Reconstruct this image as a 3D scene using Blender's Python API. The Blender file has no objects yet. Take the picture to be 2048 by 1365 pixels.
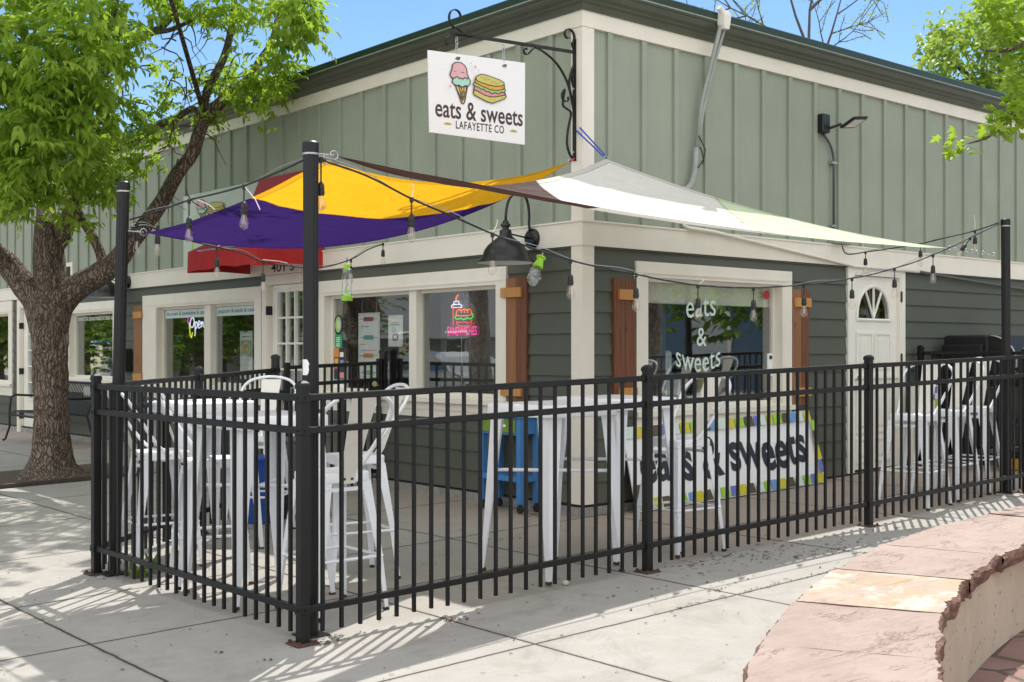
import bpy, math, random
from mathutils import Vector, Matrix, noise
R = math.radians
random.seed(7)
S = bpy.context.scene
COL = S.collection
# ------------------------------------------------------------------ camera, world, sun, exposure
CAMPOS = Vector((-6.6624, -6.9347, 1.335))
cd = bpy.data.cameras.new("camera"); cam = bpy.data.objects.new("camera", cd); COL.objects.link(cam)
cam.location = CAMPOS
cam.rotation_euler = (R(90), 0, -math.atan2(.6492, .7606))
cd.sensor_width = 36; cd.lens = 42.1; cd.shift_y = .0095; cd.clip_end = 500; cd.clip_start = .05
S.camera = cam
SUN_EL = R(55.8); SUN_VEC = Vector((.824*math.cos(SUN_EL), .566*math.cos(SUN_EL), math.sin(SUN_EL)))
SKY_SAT, SKY_VAL, CLOUD_FILL = 1.12, .49, (4.75, 4.8, 4.85, 1)
w = bpy.data.worlds.new("World"); S.world = w; w.use_nodes = True
nt = w.node_tree; bg = nt.nodes["Background"]
sky = nt.nodes.new("ShaderNodeTexSky"); sky.sky_type = 'NISHITA'; sky.sun_disc = False
sky.sun_elevation = SUN_EL; sky.sun_rotation = math.atan2(.824, .566)
sky.air_density = 1.1; sky.dust_density = .25; sky.ozone_density = 2.2; sky.altitude = 1600
# white cloud added behind the viewer to lift shade, thin wisps over the roof
tc = nt.nodes.new('ShaderNodeTexCoord'); dn = nt.nodes.new('ShaderNodeVectorMath'); dn.operation = 'DOT_PRODUCT'
nt.links.new(tc.outputs['Generated'], dn.inputs[0]); dn.inputs[1].default_value = (-.62, -.70, .36)
mr = nt.nodes.new('ShaderNodeMapRange'); mr.inputs[1].default_value = -.45; mr.inputs[2].default_value = .45; mr.inputs[3].default_value = -.28; mr.inputs[4].default_value = .34
nt.links.new(dn.outputs['Value'], mr.inputs[0])
cn = nt.nodes.new('ShaderNodeTexNoise'); cn.inputs['Scale'].default_value = 2.6; cn.inputs['Detail'].default_value = 8; cn.inputs['Roughness'].default_value = .6; cn.inputs['Distortion'].default_value = .5
cm = nt.nodes.new('ShaderNodeMapping'); cm.inputs['Scale'].default_value = (1, 1, 2.2); nt.links.new(tc.outputs['Generated'], cm.inputs[0]); nt.links.new(cm.outputs[0], cn.inputs['Vector'])
ad = nt.nodes.new('ShaderNodeMath'); ad.operation = 'ADD'; nt.links.new(mr.outputs[0], ad.inputs[0]); nt.links.new(cn.outputs[0], ad.inputs[1])
cr = nt.nodes.new('ShaderNodeMapRange'); cr.inputs[1].default_value = .42; cr.inputs[2].default_value = .68; nt.links.new(ad.outputs[0], cr.inputs[0])
hs = nt.nodes.new('ShaderNodeHueSaturation'); hs.inputs['Saturation'].default_value = SKY_SAT; hs.inputs['Value'].default_value = SKY_VAL; nt.links.new(sky.outputs[0], hs.inputs['Color'])
cx_ = nt.nodes.new('ShaderNodeMix'); cx_.data_type = 'RGBA'; nt.links.new(cr.outputs[0], cx_.inputs[0]); nt.links.new(hs.outputs[0], cx_.inputs[6]); cx_.inputs[7].default_value = CLOUD_FILL
nt.links.new(cx_.outputs[2], bg.inputs[0]); bg.inputs[1].default_value = .15
ld = bpy.data.lights.new("sun", 'SUN'); ld.energy = 2.75; ld.angle = R(.53); ld.color = (1, .955, .89)
lo = bpy.data.objects.new("sun", ld); COL.objects.link(lo)
lo.rotation_euler = SUN_VEC.to_track_quat('Z', 'Y').to_euler(); lo.location = (0, 0, 20)
S.view_settings.view_transform = 'Standard'; S.view_settings.look = 'None'
S.view_settings.exposure = 1.13; S.view_settings.gamma = 1
S.cycles.max_bounces = 8; S.cycles.transparent_max_bounces = 12
U = Vector((.7606, .6492)); V = Vector((-.6492, .7606))

def P(px, py, dep):
    """point seen at pixel (2048 wide photo) at a given distance along the view axis"""
    a = (px-1024)/2395*dep; c = (702-py)/2395*dep
    return Vector((CAMPOS.x+a*.7606+dep*.6492, CAMPOS.y-a*.6492+dep*.7606, CAMPOS.z+c))
def gz(x, y=0): return .024*max(-12, min(12, x))

# ------------------------------------------------------------------ tagging
def tag(o, label=None, cat=None, group=None, kind=None):
    if label: o['label'] = label
    if cat: o['category'] = cat
    if group: o['group'] = group
    if kind: o['kind'] = kind
    return o
def thing(name, label, cat, loc=(0, 0, 0), rz=0, group=None):
    o = bpy.data.objects.new(name, None); COL.objects.link(o)
    o.empty_display_size = .1
    o.location = loc; o.rotation_euler = (0, 0, rz)
    return tag(o, label, cat, group)
def kids(o): return [c for c in bpy.data.objects if c.parent == o]
def copy_tree(o, loc, rz=0, label=None, group=None):
    m = {}
    for c in kids(o): m[c] = kids(c)
    r = o.copy(); COL.objects.link(r); r.location = loc; r.rotation_euler = (0, 0, rz)
    if label: r['label'] = label
    if group: r['group'] = group
    for c, gs in m.items():
        n = c.copy(); COL.objects.link(n); n.parent = r
        for g in gs:
            k = g.copy(); COL.objects.link(k); k.parent = n
    return r

# ------------------------------------------------------------------ mesh builder
class MB:
    def __init__(s): s.v = []; s.f = []; s.m = []; s.cm = 0; s.uv = None
    def face(s, idx): s.f.append(tuple(idx)); s.m.append(s.cm)
    def poly(s, pts):
        n = len(s.v); s.v += [tuple(p) for p in pts]; s.face(range(n, n+len(pts))); return s
    def box(s, x0, x1, y0, y1, z0, z1):
        n = len(s.v)
        s.v += [(x, y, z) for z in (z0, z1) for y in (y0, y1) for x in (x0, x1)]
        for q in ((0, 2, 3, 1), (4, 5, 7, 6), (0, 1, 5, 4), (2, 6, 7, 3), (0, 4, 6, 2), (1, 3, 7, 5)): s.face([n+i for i in q])
        return s
    def wbox(s, wall, a0, a1, z0, z1, d0, d1):
        """box on a wall: 'L' is the plane x=0 (outwards -x), 'R' the plane y=0 (outwards -y)"""
        if wall == 'L': return s.box(-d1, -d0, a0, a1, z0, z1)
        return s.box(a0, a1, -d1, -d0, z0, z1)
    def bbox(s, x0, x1, y0, y1, z0, z1, b=.004):
        """box with chamfered vertical/horizontal edges"""
        def ring(z, i): return [(x0+i+b, y0+i, z), (x1-i-b, y0+i, z), (x1-i, y0+i+b, z), (x1-i, y1-i-b, z), (x1-i-b, y1-i, z), (x0+i+b, y1-i, z), (x0+i, y1-i-b, z), (x0+i, y0+i+b, z)]
        rs = [ring(z0, b), ring(z0+b, 0), ring(z1-b, 0), ring(z1, b)]
        return s.loft(rs)
    def loft(s, rings, cap=True, close=True):
        n = len(s.v); k = len(rings[0])
        for r in rings: s.v += [tuple(p) for p in r]
        for i in range(len(rings)-1):
            for j in range(k if close else k-1):
                a = n+i*k+j; b = n+i*k+(j+1) % k
                s.face((a, b, b+k, a+k))
        if cap and close:
            s.face([n+j for j in range(k)][::-1]); s.face([n+(len(rings)-1)*k+j for j in range(k)])
        return s
    def tube(s, pts, r, n=8, cap=True, sq=None):
        pts = [Vector(p) for p in pts]
        rr = r if isinstance(r, (list, tuple)) else [r]*len(pts)
        rings = []; up = None
        for i, p in enumerate(pts):
            t = (pts[min(i+1, len(pts)-1)]-pts[max(i-1, 0)])
            if t.length < 1e-9: t = Vector((0, 0, 1))
            t.normalize()
            if up is None:
                up = Vector((0, 0, 1)) if abs(t.z) < .95 else Vector((1, 0, 0))
            a = t.cross(up)
            if a.length < 1e-4: a = t.cross(Vector((.3, .9, .1)))
            a.normalize(); b = a.cross(t).normalized(); up = b
            if sq:
                w_, h_ = sq
                rings.append([p+a*x*w_/2+b*y*h_/2 for x, y in ((-1, -1), (1, -1), (1, 1), (-1, 1))])
            else:
                rings.append([p+a*math.cos(2*math.pi*j/n)*rr[i]+b*math.sin(2*math.pi*j/n)*rr[i] for j in range(n)])
        return s.loft(rings, cap)
    def lathe(s, prof, n=20, c=(0, 0, 0), cap=False):
        c = Vector(c)
        return s.loft([[c+Vector((r*math.cos(2*math.pi*j/n), r*math.sin(2*math.pi*j/n), z)) for j in range(n)] for r, z in prof], cap)
    def prism(s, pts, off):
        """pts: 3D polygon, off: extrusion vector"""
        n = len(s.v); k = len(pts); off = Vector(off)
        s.v += [tuple(p) for p in pts]+[tuple(Vector(p)+off) for p in pts]
        s.face(range(n, n+k)); s.face([n+k+i for i in range(k)][::-1])
        for i in range(k): s.face((n+i, n+(i+1) % k, n+k+(i+1) % k, n+k+i))
        return s
    def build(s, name, mats, parent=None, smooth=False, world=True, mat=None, keep=False):
        if not isinstance(mats, (list, tuple)): mats = [mats]
        me = bpy.data.meshes.new(name)
        off = Vector((0, 0, 0))
        if parent is not None and world:
            p = parent
            while p is not None: off += p.location; p = p.parent
        V_ = [tuple(Vector(v)-off) for v in s.v] if (off.length > 0) else s.v
        if mat is not None: V_ = [tuple(mat @ Vector(v)) for v in V_]
        me.from_pydata(V_, [], s.f)
        for m in mats: me.materials.append(m)
        me.polygons.foreach_set('material_index', s.m)
        if smooth: me.polygons.foreach_set('use_smooth', [True]*len(s.f))
        if not keep:
            import bmesh
            bm = bmesh.new(); bm.from_mesh(me); bmesh.ops.recalc_face_normals(bm, faces=bm.faces); bm.to_mesh(me); bm.free()
        me.update()
        o = bpy.data.objects.new(name, me); COL.objects.link(o)
        if parent is not None: o.parent = parent
        if smooth == 'auto': me.set_sharp_from_angle(angle=R(35))
        return o
def bz(p0, p1, p2, n=8): return [Vector(p0)*(1-t)**2+Vector(p1)*2*t*(1-t)+Vector(p2)*t*t for t in [i/n for i in range(n+1)]]
def smoothpath(pts, sub=4):
    """Catmull-Rom through tuples of any length"""
    out = []; n = len(pts)
    for i in range(n-1):
        p0, p1, p2, p3 = pts[max(i-1, 0)], pts[i], pts[i+1], pts[min(i+2, n-1)]
        for k in range(sub):
            t = k/sub
            out.append(tuple(.5*((2*b)+(c-a)*t+(2*a-5*b+4*c-d)*t*t+(-a+3*b-3*c+d)*t**3) for a, b, c, d in zip(p0, p1, p2, p3)))
    out.append(tuple(pts[-1])); return out

# ------------------------------------------------------------------ materials
def nodes_of(name):
    m = bpy.data.materials.new(name); m.use_nodes = True
    n = m.node_tree; return m, n, n.nodes['Principled BSDF']
def mix(n, fac, a, b, bt='MIX'):
    x = n.nodes.new('ShaderNodeMix'); x.data_type = 'RGBA'; x.blend_type = bt
    for s, v in ((0, fac), (6, a), (7, b)):
        if hasattr(v, 'links') or isinstance(v, bpy.types.NodeSocket): n.links.new(v, x.inputs[s])
        else: x.inputs[s].default_value = v if s == 0 else (v+(1,) if len(v) == 3 else v)
    return x.outputs[2]
def ntex(n, scale, detail=4, rough=.6, vec=None, dist=0, kind='N'):
    t = n.nodes.new('ShaderNodeTexNoise'); t.inputs['Scale'].default_value = scale
    t.inputs['Detail'].default_value = detail; t.inputs['Roughness'].default_value = rough
    t.inputs['Distortion'].default_value = dist
    if vec is not None: n.links.new(vec, t.inputs['Vector'])
    return t.outputs[0]
def wpos(n, scale=(1, 1, 1)):
    g = n.nodes.new('ShaderNodeNewGeometry')
    mp = n.nodes.new('ShaderNodeMapping'); mp.inputs['Scale'].default_value = scale
    n.links.new(g.outputs['Position'], mp.inputs['Vector']); return mp.outputs[0]
def ramp(n, src, stops, interp='LINEAR'):
    r = n.nodes.new('ShaderNodeValToRGB'); r.color_ramp.interpolation = interp
    e = r.color_ramp.elements
    while len(e) < len(stops): e.new(.5)
    for i, (p, c) in enumerate(stops):
        e[i].position = p; e[i].color = (c, c, c, 1) if isinstance(c, (int, float)) else tuple(c)+(1,)
    n.links.new(src, r.inputs[0]); return r.outputs[0]
def bump(n, b, h, strength=.3, dist=.01):
    x = n.nodes.new('ShaderNodeBump'); x.inputs['Strength'].default_value = strength
    x.inputs['Distance'].default_value = dist
    n.links.new(h, x.inputs['Height']); n.links.new(x.outputs[0], b.inputs['Normal'])
def math_(n, op, a, b=None):
    x = n.nodes.new('ShaderNodeMath'); x.operation = op
    for i, v in enumerate((a, b)):
        if v is None: continue
        if isinstance(v, bpy.types.NodeSocket): n.links.new(v, x.inputs[i])
        else: x.inputs[i].default_value = v
    return x.outputs[0]
def simple(name, col, rough=.5, metal=0, var=.12, vs=6, bs=0, bstr=.2, aniso=(1, 1, 1), spec=.5, coat=0, dirt=0):
    m, n, b = nodes_of(name)
    b.inputs['Roughness'].default_value = rough; b.inputs['Metallic'].default_value = metal
    b.inputs['Specular IOR Level'].default_value = spec
    b.inputs['Coat Weight'].default_value = coat
    v = wpos(n, aniso)
    f = ntex(n, vs, 5, .65, v)
    lo_ = tuple(c*(1-var) for c in col); hi = tuple(min(1, c*(1+var)) for c in col)
    c = mix(n, ramp(n, f, [(.3, 0), (.7, 1)]), lo_, hi)
    if dirt:
        g = ntex(n, vs*.35, 8, .75, v)
        c = mix(n, ramp(n, g, [(.5, 0), (.75, dirt)]), c, tuple(x*.45 for x in col))
    n.links.new(c, b.inputs['Base Color'])
    if bs: bump(n, b, ntex(n, bs, 4, .6, v), bstr)
    return m
M = {}
def siding_mat(name, col, wood=(6, 6, 60), gs=7):
    m, n, b = nodes_of(name)
    b.inputs['Roughness'].default_value = .62; b.inputs['Specular IOR Level'].default_value = .35
    v = wpos(n, wood); f = ntex(n, 1.0, 6, .7, v, .6)
    g = ntex(n, 1.3, 4, .6, wpos(n))
    c = mix(n, ramp(n, g, [(.3, 0), (.7, 1)]), tuple(x*.93 for x in col), tuple(x*1.07 for x in col))
    c = mix(n, ramp(n, f, [(.45, 0), (.7, .18)]), c, tuple(x*.7 for x in col))
    dz = n.nodes.new('ShaderNodeSeparateXYZ'); n.links.new(wpos(n), dz.inputs[0])
    # splash dirt near the ground, broken up by noise
    sp = math_(n, 'MULTIPLY', ramp(n, dz.outputs[2], [(.05, .55), (.35, 0)]), ntex(n, 9, 6, .7, wpos(n)))
    c = mix(n, sp, c, (.16, .14, .11))
    n.links.new(c, b.inputs['Base Color']); bump(n, b, f, .35, .004)
    return m
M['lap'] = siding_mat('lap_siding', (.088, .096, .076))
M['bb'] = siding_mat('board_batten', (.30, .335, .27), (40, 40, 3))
M['trim'] = simple('cream_trim', (.76, .72, .63), .55, 0, .04, 3, 90, .08, dirt=.10)
M['door'] = simple('white_door', (.80, .78, .71), .45, 0, .03, 3, dirt=.12)
M['gutter'] = simple('dark_green_gutter', (.085, .095, .072), .4, .2, .12, 3, dirt=.3, aniso=(1, 1, 6))
M['cap'] = simple('green_roof_cap', (.022, .046, .034), .35, .3, .1, 2)
M['black'] = simple('black_powder_coat', (.0065, .0065, .007), .42, 0, .25, 9, 160, .05, spec=.38)
M['blackm'] = simple('black_matt', (.012, .012, .013), .6, 0, .2, 8)
M['lampb'] = simple('black_enamel', (.006, .006, .0065), .33, 0, .15, 9)
M['lampw'] = simple('white_enamel', (.75, .74, .70), .4, 0, .05, 9)
M['iron'] = simple('wrought_iron', (.022, .020, .019), .5, .4, .4, 14, 120, .15)
M['white'] = simple('white_metal_paint', (.80, .82, .86), .32, 0, .03, 5, dirt=.10)
M['creampt'] = simple('aged_white_paint', (.76, .73, .67), .42, 0, .05, 5, dirt=.18)
M['rust'] = simple('rust', (.075, .036, .022), .85, 0, .4, 25, 120, .3)
M['galv'] = simple('galvanised', (.42, .43, .43), .35, .8, .1, 20)
M['gray'] = simple('grey_pvc', (.30, .33, .30), .55, 0, .1, 9, dirt=.35)
M['darkgray'] = simple('dark_grey_conduit', (.07, .085, .09), .4, 0, .1, 9)
M['bin'] = simple('grey_plastic', (.10, .105, .115), .5, 0, .05, 5)
M['blueb'] = simple('blue_plastic', (.01, .07, .35), .4, 0, .06, 5)
M['bluep'] = simple('blue_paint', (.055, .21, .50), .5, 0, .1, 12, dirt=.3)
M['greenp'] = simple('green_drawer', (.16, .27, .03), .6, 0, .15, 14, dirt=.4)
M['foil'] = simple('concrete_footing', (.30, .29, .27), .9, 0, .25, 12, 40, .6, dirt=.5)
M['red'] = simple('red_awning', (.42, .010, .010), .6, 0, .08, 4, 200, .08)
M['cord'] = simple('black_cable', (.012, .012, .012), .5, 0, .1, 20)
M['tie'] = simple('white_nylon', (.7, .7, .68), .4, 0, .04, 20)
M['brass'] = simple('brass', (.35, .28, .16), .25, 1, .1, 20)
M['paper'] = simple('paper', (.82, .84, .82), .7, 0, .03, 6)
M['signw'] = simple('white_sign_panel', (.84, .84, .86), .35, 0, .01, 2)
def flat(name, c, r=.5): return simple(name, c, r, 0, .04, 12)
for k, c in dict(brown=(.055, .03, .025), ink=(.03, .025, .025), pink=(.72, .40, .44), mint=(.38, .66, .56), cone=(.72, .55, .22),
                 bread=(.60, .54, .14), crust=(.70, .37, .05), lettuce=(.32, .60, .17), ham=(.66, .27, .28), lime=(.33, .58, .05),
                 yel=(.62, .54, .04), peri=(.15, .19, .50), olive=(.095, .075, .03), gold=(.50, .38, .06), sred=(.40, .022, .016),
                 navy=(.02, .025, .04), teal=(.12, .36, .36), orange=(.65, .25, .06), maroon=(.35, .06, .10), sage=(.35, .48, .30),
                 blk=(.01, .01, .01), skyb=(.15, .32, .60), decal=(.55, .68, .68), hotpink=(.8, .05, .35), greend=(.02, .35, .12), palemint=(.62, .74, .66), paleg=(.55, .62, .53)).items():
    M[k] = flat('colour_'+k, c)
def emis(name, c, s):
    m, n, b = nodes_of(name)
    b.inputs['Base Color'].default_value = c+(1,); b.inputs['Emission Color'].default_value = c+(1,)
    b.inputs['Emission Strength'].default_value = s; return m
M['npink'] = emis('neon_pink', (1, .05, .35), .55); M['norange'] = emis('neon_orange', (1, .22, .04), .5)
M['ngreen'] = emis('neon_green', (.05, .8, .12), .5); M['nwhite'] = emis('neon_white', (.8, .82, 1), .55)
M['nyel'] = emis('neon_yellow', (.85, .85, .02), .5); M['nred'] = emis('neon_red', (.9, .05, .02), .45)
M['nmag'] = emis('neon_magenta', (1, .05, .8), .5)

def glass(name, tint, refl, extra=.0):
    m = bpy.data.materials.new(name); m.use_nodes = True; n = m.node_tree; n.nodes.clear()
    o = n.nodes.new('ShaderNodeOutputMaterial'); t = n.nodes.new('ShaderNodeBsdfTransparent'); t.inputs[0].default_value = tint+(1,)
    g = n.nodes.new('ShaderNodeBsdfGlossy'); g.inputs['Roughness'].default_value = .012; g.inputs[0].default_value = (.95, .97, .98, 1)
    f = n.nodes.new('ShaderNodeLayerWeight'); f.inputs[0].default_value = .5
    a = math_(n, 'ADD', math_(n, 'MULTIPLY', math_(n, 'POWER', f.outputs['Facing'], 4.0), .8), refl)
    ns = ntex(n, 2.2, 2, .5, wpos(n)); bp = n.nodes.new('ShaderNodeBump'); bp.inputs['Strength'].default_value = .05; bp.inputs['Distance'].default_value = .01
    n.links.new(ns, bp.inputs['Height']); n.links.new(bp.outputs[0], g.inputs['Normal'])
    x = n.nodes.new('ShaderNodeMixShader'); n.links.new(a, x.inputs[0]); n.links.new(t.outputs[0], x.inputs[1]); n.links.new(g.outputs[0], x.inputs[2])
    n.links.new(x.outputs[0], o.inputs[0]); return m
M['glass'] = glass('window_glass', (.96, .98, .97), .17)
M['bulb'] = glass('bulb_glass', (.95, .93, .90), .10)
M['clear'] = glass('clear_plastic', (.90, .92, .93), .12)
M['carglass'] = glass('car_glass', (.10, .12, .12), .25)

def wood_mat(name, a, b_):
    m, n, b = nodes_of(name); b.inputs['Roughness'].default_value = .65
    v = wpos(n, (30, 30, 1.6)); f = ntex(n, 1.2, 7, .65, v, 1.2)
    c = mix(n, ramp(n, f, [(.3, 0), (.7, 1)]), a, b_)
    vo = n.nodes.new('ShaderNodeTexVoronoi'); vo.inputs['Scale'].default_value = 1.0
    n.links.new(wpos(n, (7, 7, 3.1)), vo.inputs['Vector'])
    c = mix(n, ramp(n, vo.outputs['Distance'], [(.05, .8), (.13, 0)]), c, (.05, .018, .008))
    n.links.new(c, b.inputs['Base Color']); bump(n, b, f, .4, .004); return m
M['cedar'] = wood_mat('stained_cedar', (.10, .032, .014), (.20, .075, .032))
M['cedar2'] = wood_mat('light_cedar', (.20, .082, .032), (.30, .14, .058))
M['pine'] = wood_mat('orange_pine', (.42, .19, .045), (.56, .29, .09))

def concrete_mat():
    m, n, b = nodes_of('concrete_slab'); b.inputs['Roughness'].default_value = .88; b.inputs['Specular IOR Level'].default_value = .25
    v = wpos(n); sx = n.nodes.new('ShaderNodeSeparateXYZ'); n.links.new(v, sx.inputs[0])
    big = ntex(n, .55, 6, .6, v); med = ntex(n, 5, 8, .7, v); fine = ntex(n, 120, 3, .7, v); agg = ntex(n, 260, 2, .5, v)
    c = mix(n, ramp(n, big, [(.3, 0), (.7, 1)]), (.335, .324, .302), (.405, .394, .37))
    c = mix(n, ramp(n, med, [(.35, .6), (.7, 0)]), c, (.27, .255, .23))
    c = mix(n, ramp(n, fine, [(.35, .55), (.65, 0)]), c, (.28, .26, .225))
    # warmer exposed aggregate inside the patio
    px_ = math_(n, 'MULTIPLY', ramp(n, math_(n, 'ADD', math_(n, 'MULTIPLY', sx.outputs[1], .2), .5), [(.13, 0), (.16, 1)]), ramp(n, math_(n, 'ADD', math_(n, 'MULTIPLY', sx.outputs[0], .05), .5), [(.44, 0), (.5, 1)]))
    c = mix(n, math_(n, 'MULTIPLY', px_, .55), c, mix(n, ramp(n, agg, [(.4, 0), (.6, 1)]), (.33, .235, .18), (.44, .35, .29)))
    # little dark debris specks
    vo = n.nodes.new('ShaderNodeTexVoronoi'); vo.inputs['Scale'].default_value = 13; n.links.new(wpos(n, (1.7, .8, 1)), vo.inputs['Vector'])
    patch = ramp(n, ntex(n, 1.4, 3, .6, v), [(.45, 0), (.6, 1)])
    c = mix(n, math_(n, 'MULTIPLY', ramp(n, vo.outputs['Distance'], [(.035, .85), (.075, 0)]), patch), c, (.09, .07, .05))
    vo2 = n.nodes.new('ShaderNodeTexVoronoi'); vo2.inputs['Scale'].default_value = 31; n.links.new(v, vo2.inputs['Vector'])
    c = mix(n, ramp(n, vo2.outputs['Distance'], [(.03, .5), (.07, 0)]), c, (.13, .11, .09))
    st = ntex(n, 1.1, 5, .8, v, 1.5); c = mix(n, ramp(n, st, [(.55, 0), (.70, .5)]), c, (.20, .185, .16))
    c = mix(n, ramp(n, ntex(n, .8, 9, .85, wpos(n, (1.3, .7, 1)), 2.5), [(.6, 0), (.66, .4)]), c, (.17, .15, .13))
    # control joints
    wob = math_(n, 'MULTIPLY', math_(n, 'SUBTRACT', ntex(n, 7, 4, .7, v), .5), .016)
    acc = None
    for ax, L in ((0, (-7.5, -5.95, -4.42, -2.86, -1.345, .2, 1.75, 3.3, 4.9)), (1, (-8.8, -7.3, -5.75, -4.2, -2.648, -1.12, -.02, 1.5, 3.1, 4.5, 6.1, 7.8, 9.5, 11))):
        for q in L:
            d = math_(n, 'ABSOLUTE', math_(n, 'SUBTRACT', math_(n, 'ADD', sx.outputs[ax], wob), q))
            acc = d if acc is None else math_(n, 'MINIMUM', acc, d)
    c = mix(n, math_(n, 'MULTIPLY', ramp(n, acc, [(.0, .55), (.035, 0)]), ntex(n, 12, 5, .8, v)), c, (.15, .13, .11))
    jm = ramp(n, acc, [(.0042, 1), (.0095, 0)])
    c = mix(n, jm, c, (.05, .042, .035))
    n.links.new(c, b.inputs['Base Color'])
    h = math_(n, 'ADD', math_(n, 'MULTIPLY', fine, .35), math_(n, 'MULTIPLY', jm, -1.5))
    bump(n, b, h, .7, .007); return m
M['conc'] = concrete_mat()
M['asph'] = simple('asphalt', (.05, .05, .05), .9, 0, .2, 30, 200, .5)
M['soil'] = simple('soil_mulch', (.10, .07, .045), .95, 0, .5, 40, 60, 1)
def stone_mat(name, a, b_, c2=None, w2=.5):
    m, n, b = nodes_of(name); b.inputs['Roughness'].default_value = .85; b.inputs['Specular IOR Level'].default_value = .3
    v = wpos(n); f = ntex(n, 2.2, 7, .65, v, .4); g = ntex(n, 1.6, 8, .7, wpos(n, (1, 3.2, 1)), 1.2)
    c = mix(n, ramp(n, f, [(.3, 0), (.7, 1)]), a, b_)
    if c2:
        c = mix(n, ramp(n, g, [(.42, 0), (.58, w2)]), c, c2)
        c = mix(n, ramp(n, ntex(n, 5, 6, .7, v, 1), [(.5, 0), (.62, .8)]), c, (.50, .48, .42))
    else: c = mix(n, ramp(n, g, [(.6, 0), (.8, .3)]), c, (.40, .32, .285))
    hf = ntex(n, 3.2, 10, .62, wpos(n, (1, 2.6, 1)), 1.0)
    c = mix(n, ramp(n, ntex(n, 14, 8, .75, wpos(n, (1, 2, 1)), .8), [(.35, .22), (.6, 0)]), c, tuple(x*.75 for x in a))
    lines = None
    for sc_, lv in ((1.1, .47), (1.9, .55)):
        q = ntex(n, sc_, 9, .68, wpos(n, (1, 3.4, 1)), .7)
        dd_ = math_(n, 'ABSOLUTE', math_(n, 'SUBTRACT', q, lv)); k_ = math_(n, 'MULTIPLY', ramp(n, dd_, [(.0015, 1), (.006, 0)]), ramp(n, ntex(n, 2.1*sc_, 2, .5, v), [(.5, 0), (.58, 1)]))
        lines = k_ if lines is None else math_(n, 'MAXIMUM', lines, k_)
    n.links.new(mix(n, math_(n, 'MULTIPLY', lines, .42), mix(n, ramp(n, hf, [(.34, .12), (.42, 0)]), c, (.18, .11, .09)), (.12, .07, .055)), b.inputs['Base Color'])
    st = ramp(n, hf, [(.3, 0), (.38, .35), (.45, .4), (.52, .8), (.6, .85), (.68, 1)])
    bump(n, b, math_(n, 'SUBTRACT', math_(n, 'ADD', st, math_(n, 'MULTIPLY', ntex(n, 60, 4, .7, v), .25)), math_(n, 'MULTIPLY', lines, .6)), .6, .009); return m
M['stone'] = stone_mat('red_sandstone', (.285, .212, .182), (.36, .285, .248))
M['stone2'] = stone_mat('buff_sandstone', (.33, .25, .205), (.41, .35, .285), (.40, .29, .175), .7)
M['stonee'] = simple('split_sandstone_edge', (.17, .095, .070), .9, 0, .45, 12, 30, 1.2, (1, 1, 3), dirt=.3)
def pitted():
    m, n, b = nodes_of('pitted_concrete'); b.inputs['Roughness'].default_value = .9
    v = wpos(n); c = mix(n, ramp(n, ntex(n, 3, 6, .7, v), [(.3, 0), (.7, 1)]), (.38, .31, .23), (.48, .41, .33))
    vo = n.nodes.new('ShaderNodeTexVoronoi'); vo.inputs['Scale'].default_value = 26; n.links.new(wpos(n, (1, 1, .7)), vo.inputs['Vector'])
    k = ramp(n, vo.outputs['Distance'], [(.10, 1), (.17, 0)])
    k = math_(n, 'MULTIPLY', k, ramp(n, ntex(n, 9, 2, .5, v), [(.45, 0), (.5, 1)]))
    c = mix(n, k, c, (.12, .08, .05)); n.links.new(c, b.inputs['Base Color'])
    bump(n, b, math_(n, 'SUBTRACT', math_(n, 'MULTIPLY', ntex(n, 50, 4, .7, v), .3), k), .5, .01); return m
M['pit'] = pitted()
def bark():
    m, n, b = nodes_of('bark'); b.inputs['Roughness'].default_value = .85; b.inputs['Specular IOR Level'].default_value = .3
    t = n.nodes.new('ShaderNodeTexCoord'); mp = n.nodes.new('ShaderNodeMapping'); mp.inputs['Scale'].default_value = (42, 42, 7)
    n.links.new(t.outputs['Object'], mp.inputs[0])
    f = ntex(n, 1, 8, .62, mp.outputs[0], 1.6)
    vo = n.nodes.new('ShaderNodeTexVoronoi'); vo.feature = 'DISTANCE_TO_EDGE'; vo.inputs['Scale'].default_value = 1
    mp2 = n.nodes.new('ShaderNodeMapping'); mp2.inputs['Scale'].default_value = (30, 30, 4.2); 
    wv = n.nodes.new('ShaderNodeMixRGB'); wv.blend_type = 'ADD'; wv.inputs[0].default_value = .12
    nn = n.nodes.new('ShaderNodeTexNoise'); nn.inputs['Scale'].default_value = 9; n.links.new(t.outputs['Object'], nn.inputs['Vector'])
    n.links.new(t.outputs['Object'], wv.inputs[1]); n.links.new(nn.outputs[1], wv.inputs[2]); n.links.new(wv.outputs[0], mp2.inputs[0])
    n.links.new(mp2.outputs[0], vo.inputs['Vector'])
    h = math_(n, 'ADD', math_(n, 'MULTIPLY', ramp(n, vo.outputs['Distance'], [(0, 0), (.28, 1)]), .8), math_(n, 'MULTIPLY', f, .8))
    c = mix(n, ramp(n, h, [(.35, 0), (1.0, 1)]), (.030, .021, .016), (.27, .215, .17))
    c = mix(n, ramp(n, ntex(n, 3, 4, .6, t.outputs['Object']), [(.45, 0), (.7, .35)]), c, (.16, .10, .065))
    n.links.new(c, b.inputs['Base Color']); bump(n, b, h, .9, .03); return m
M['bark'] = bark()
M['twig'] = simple('twig_bark', (.10, .075, .06), .9, 0, .3, 20)
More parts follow.
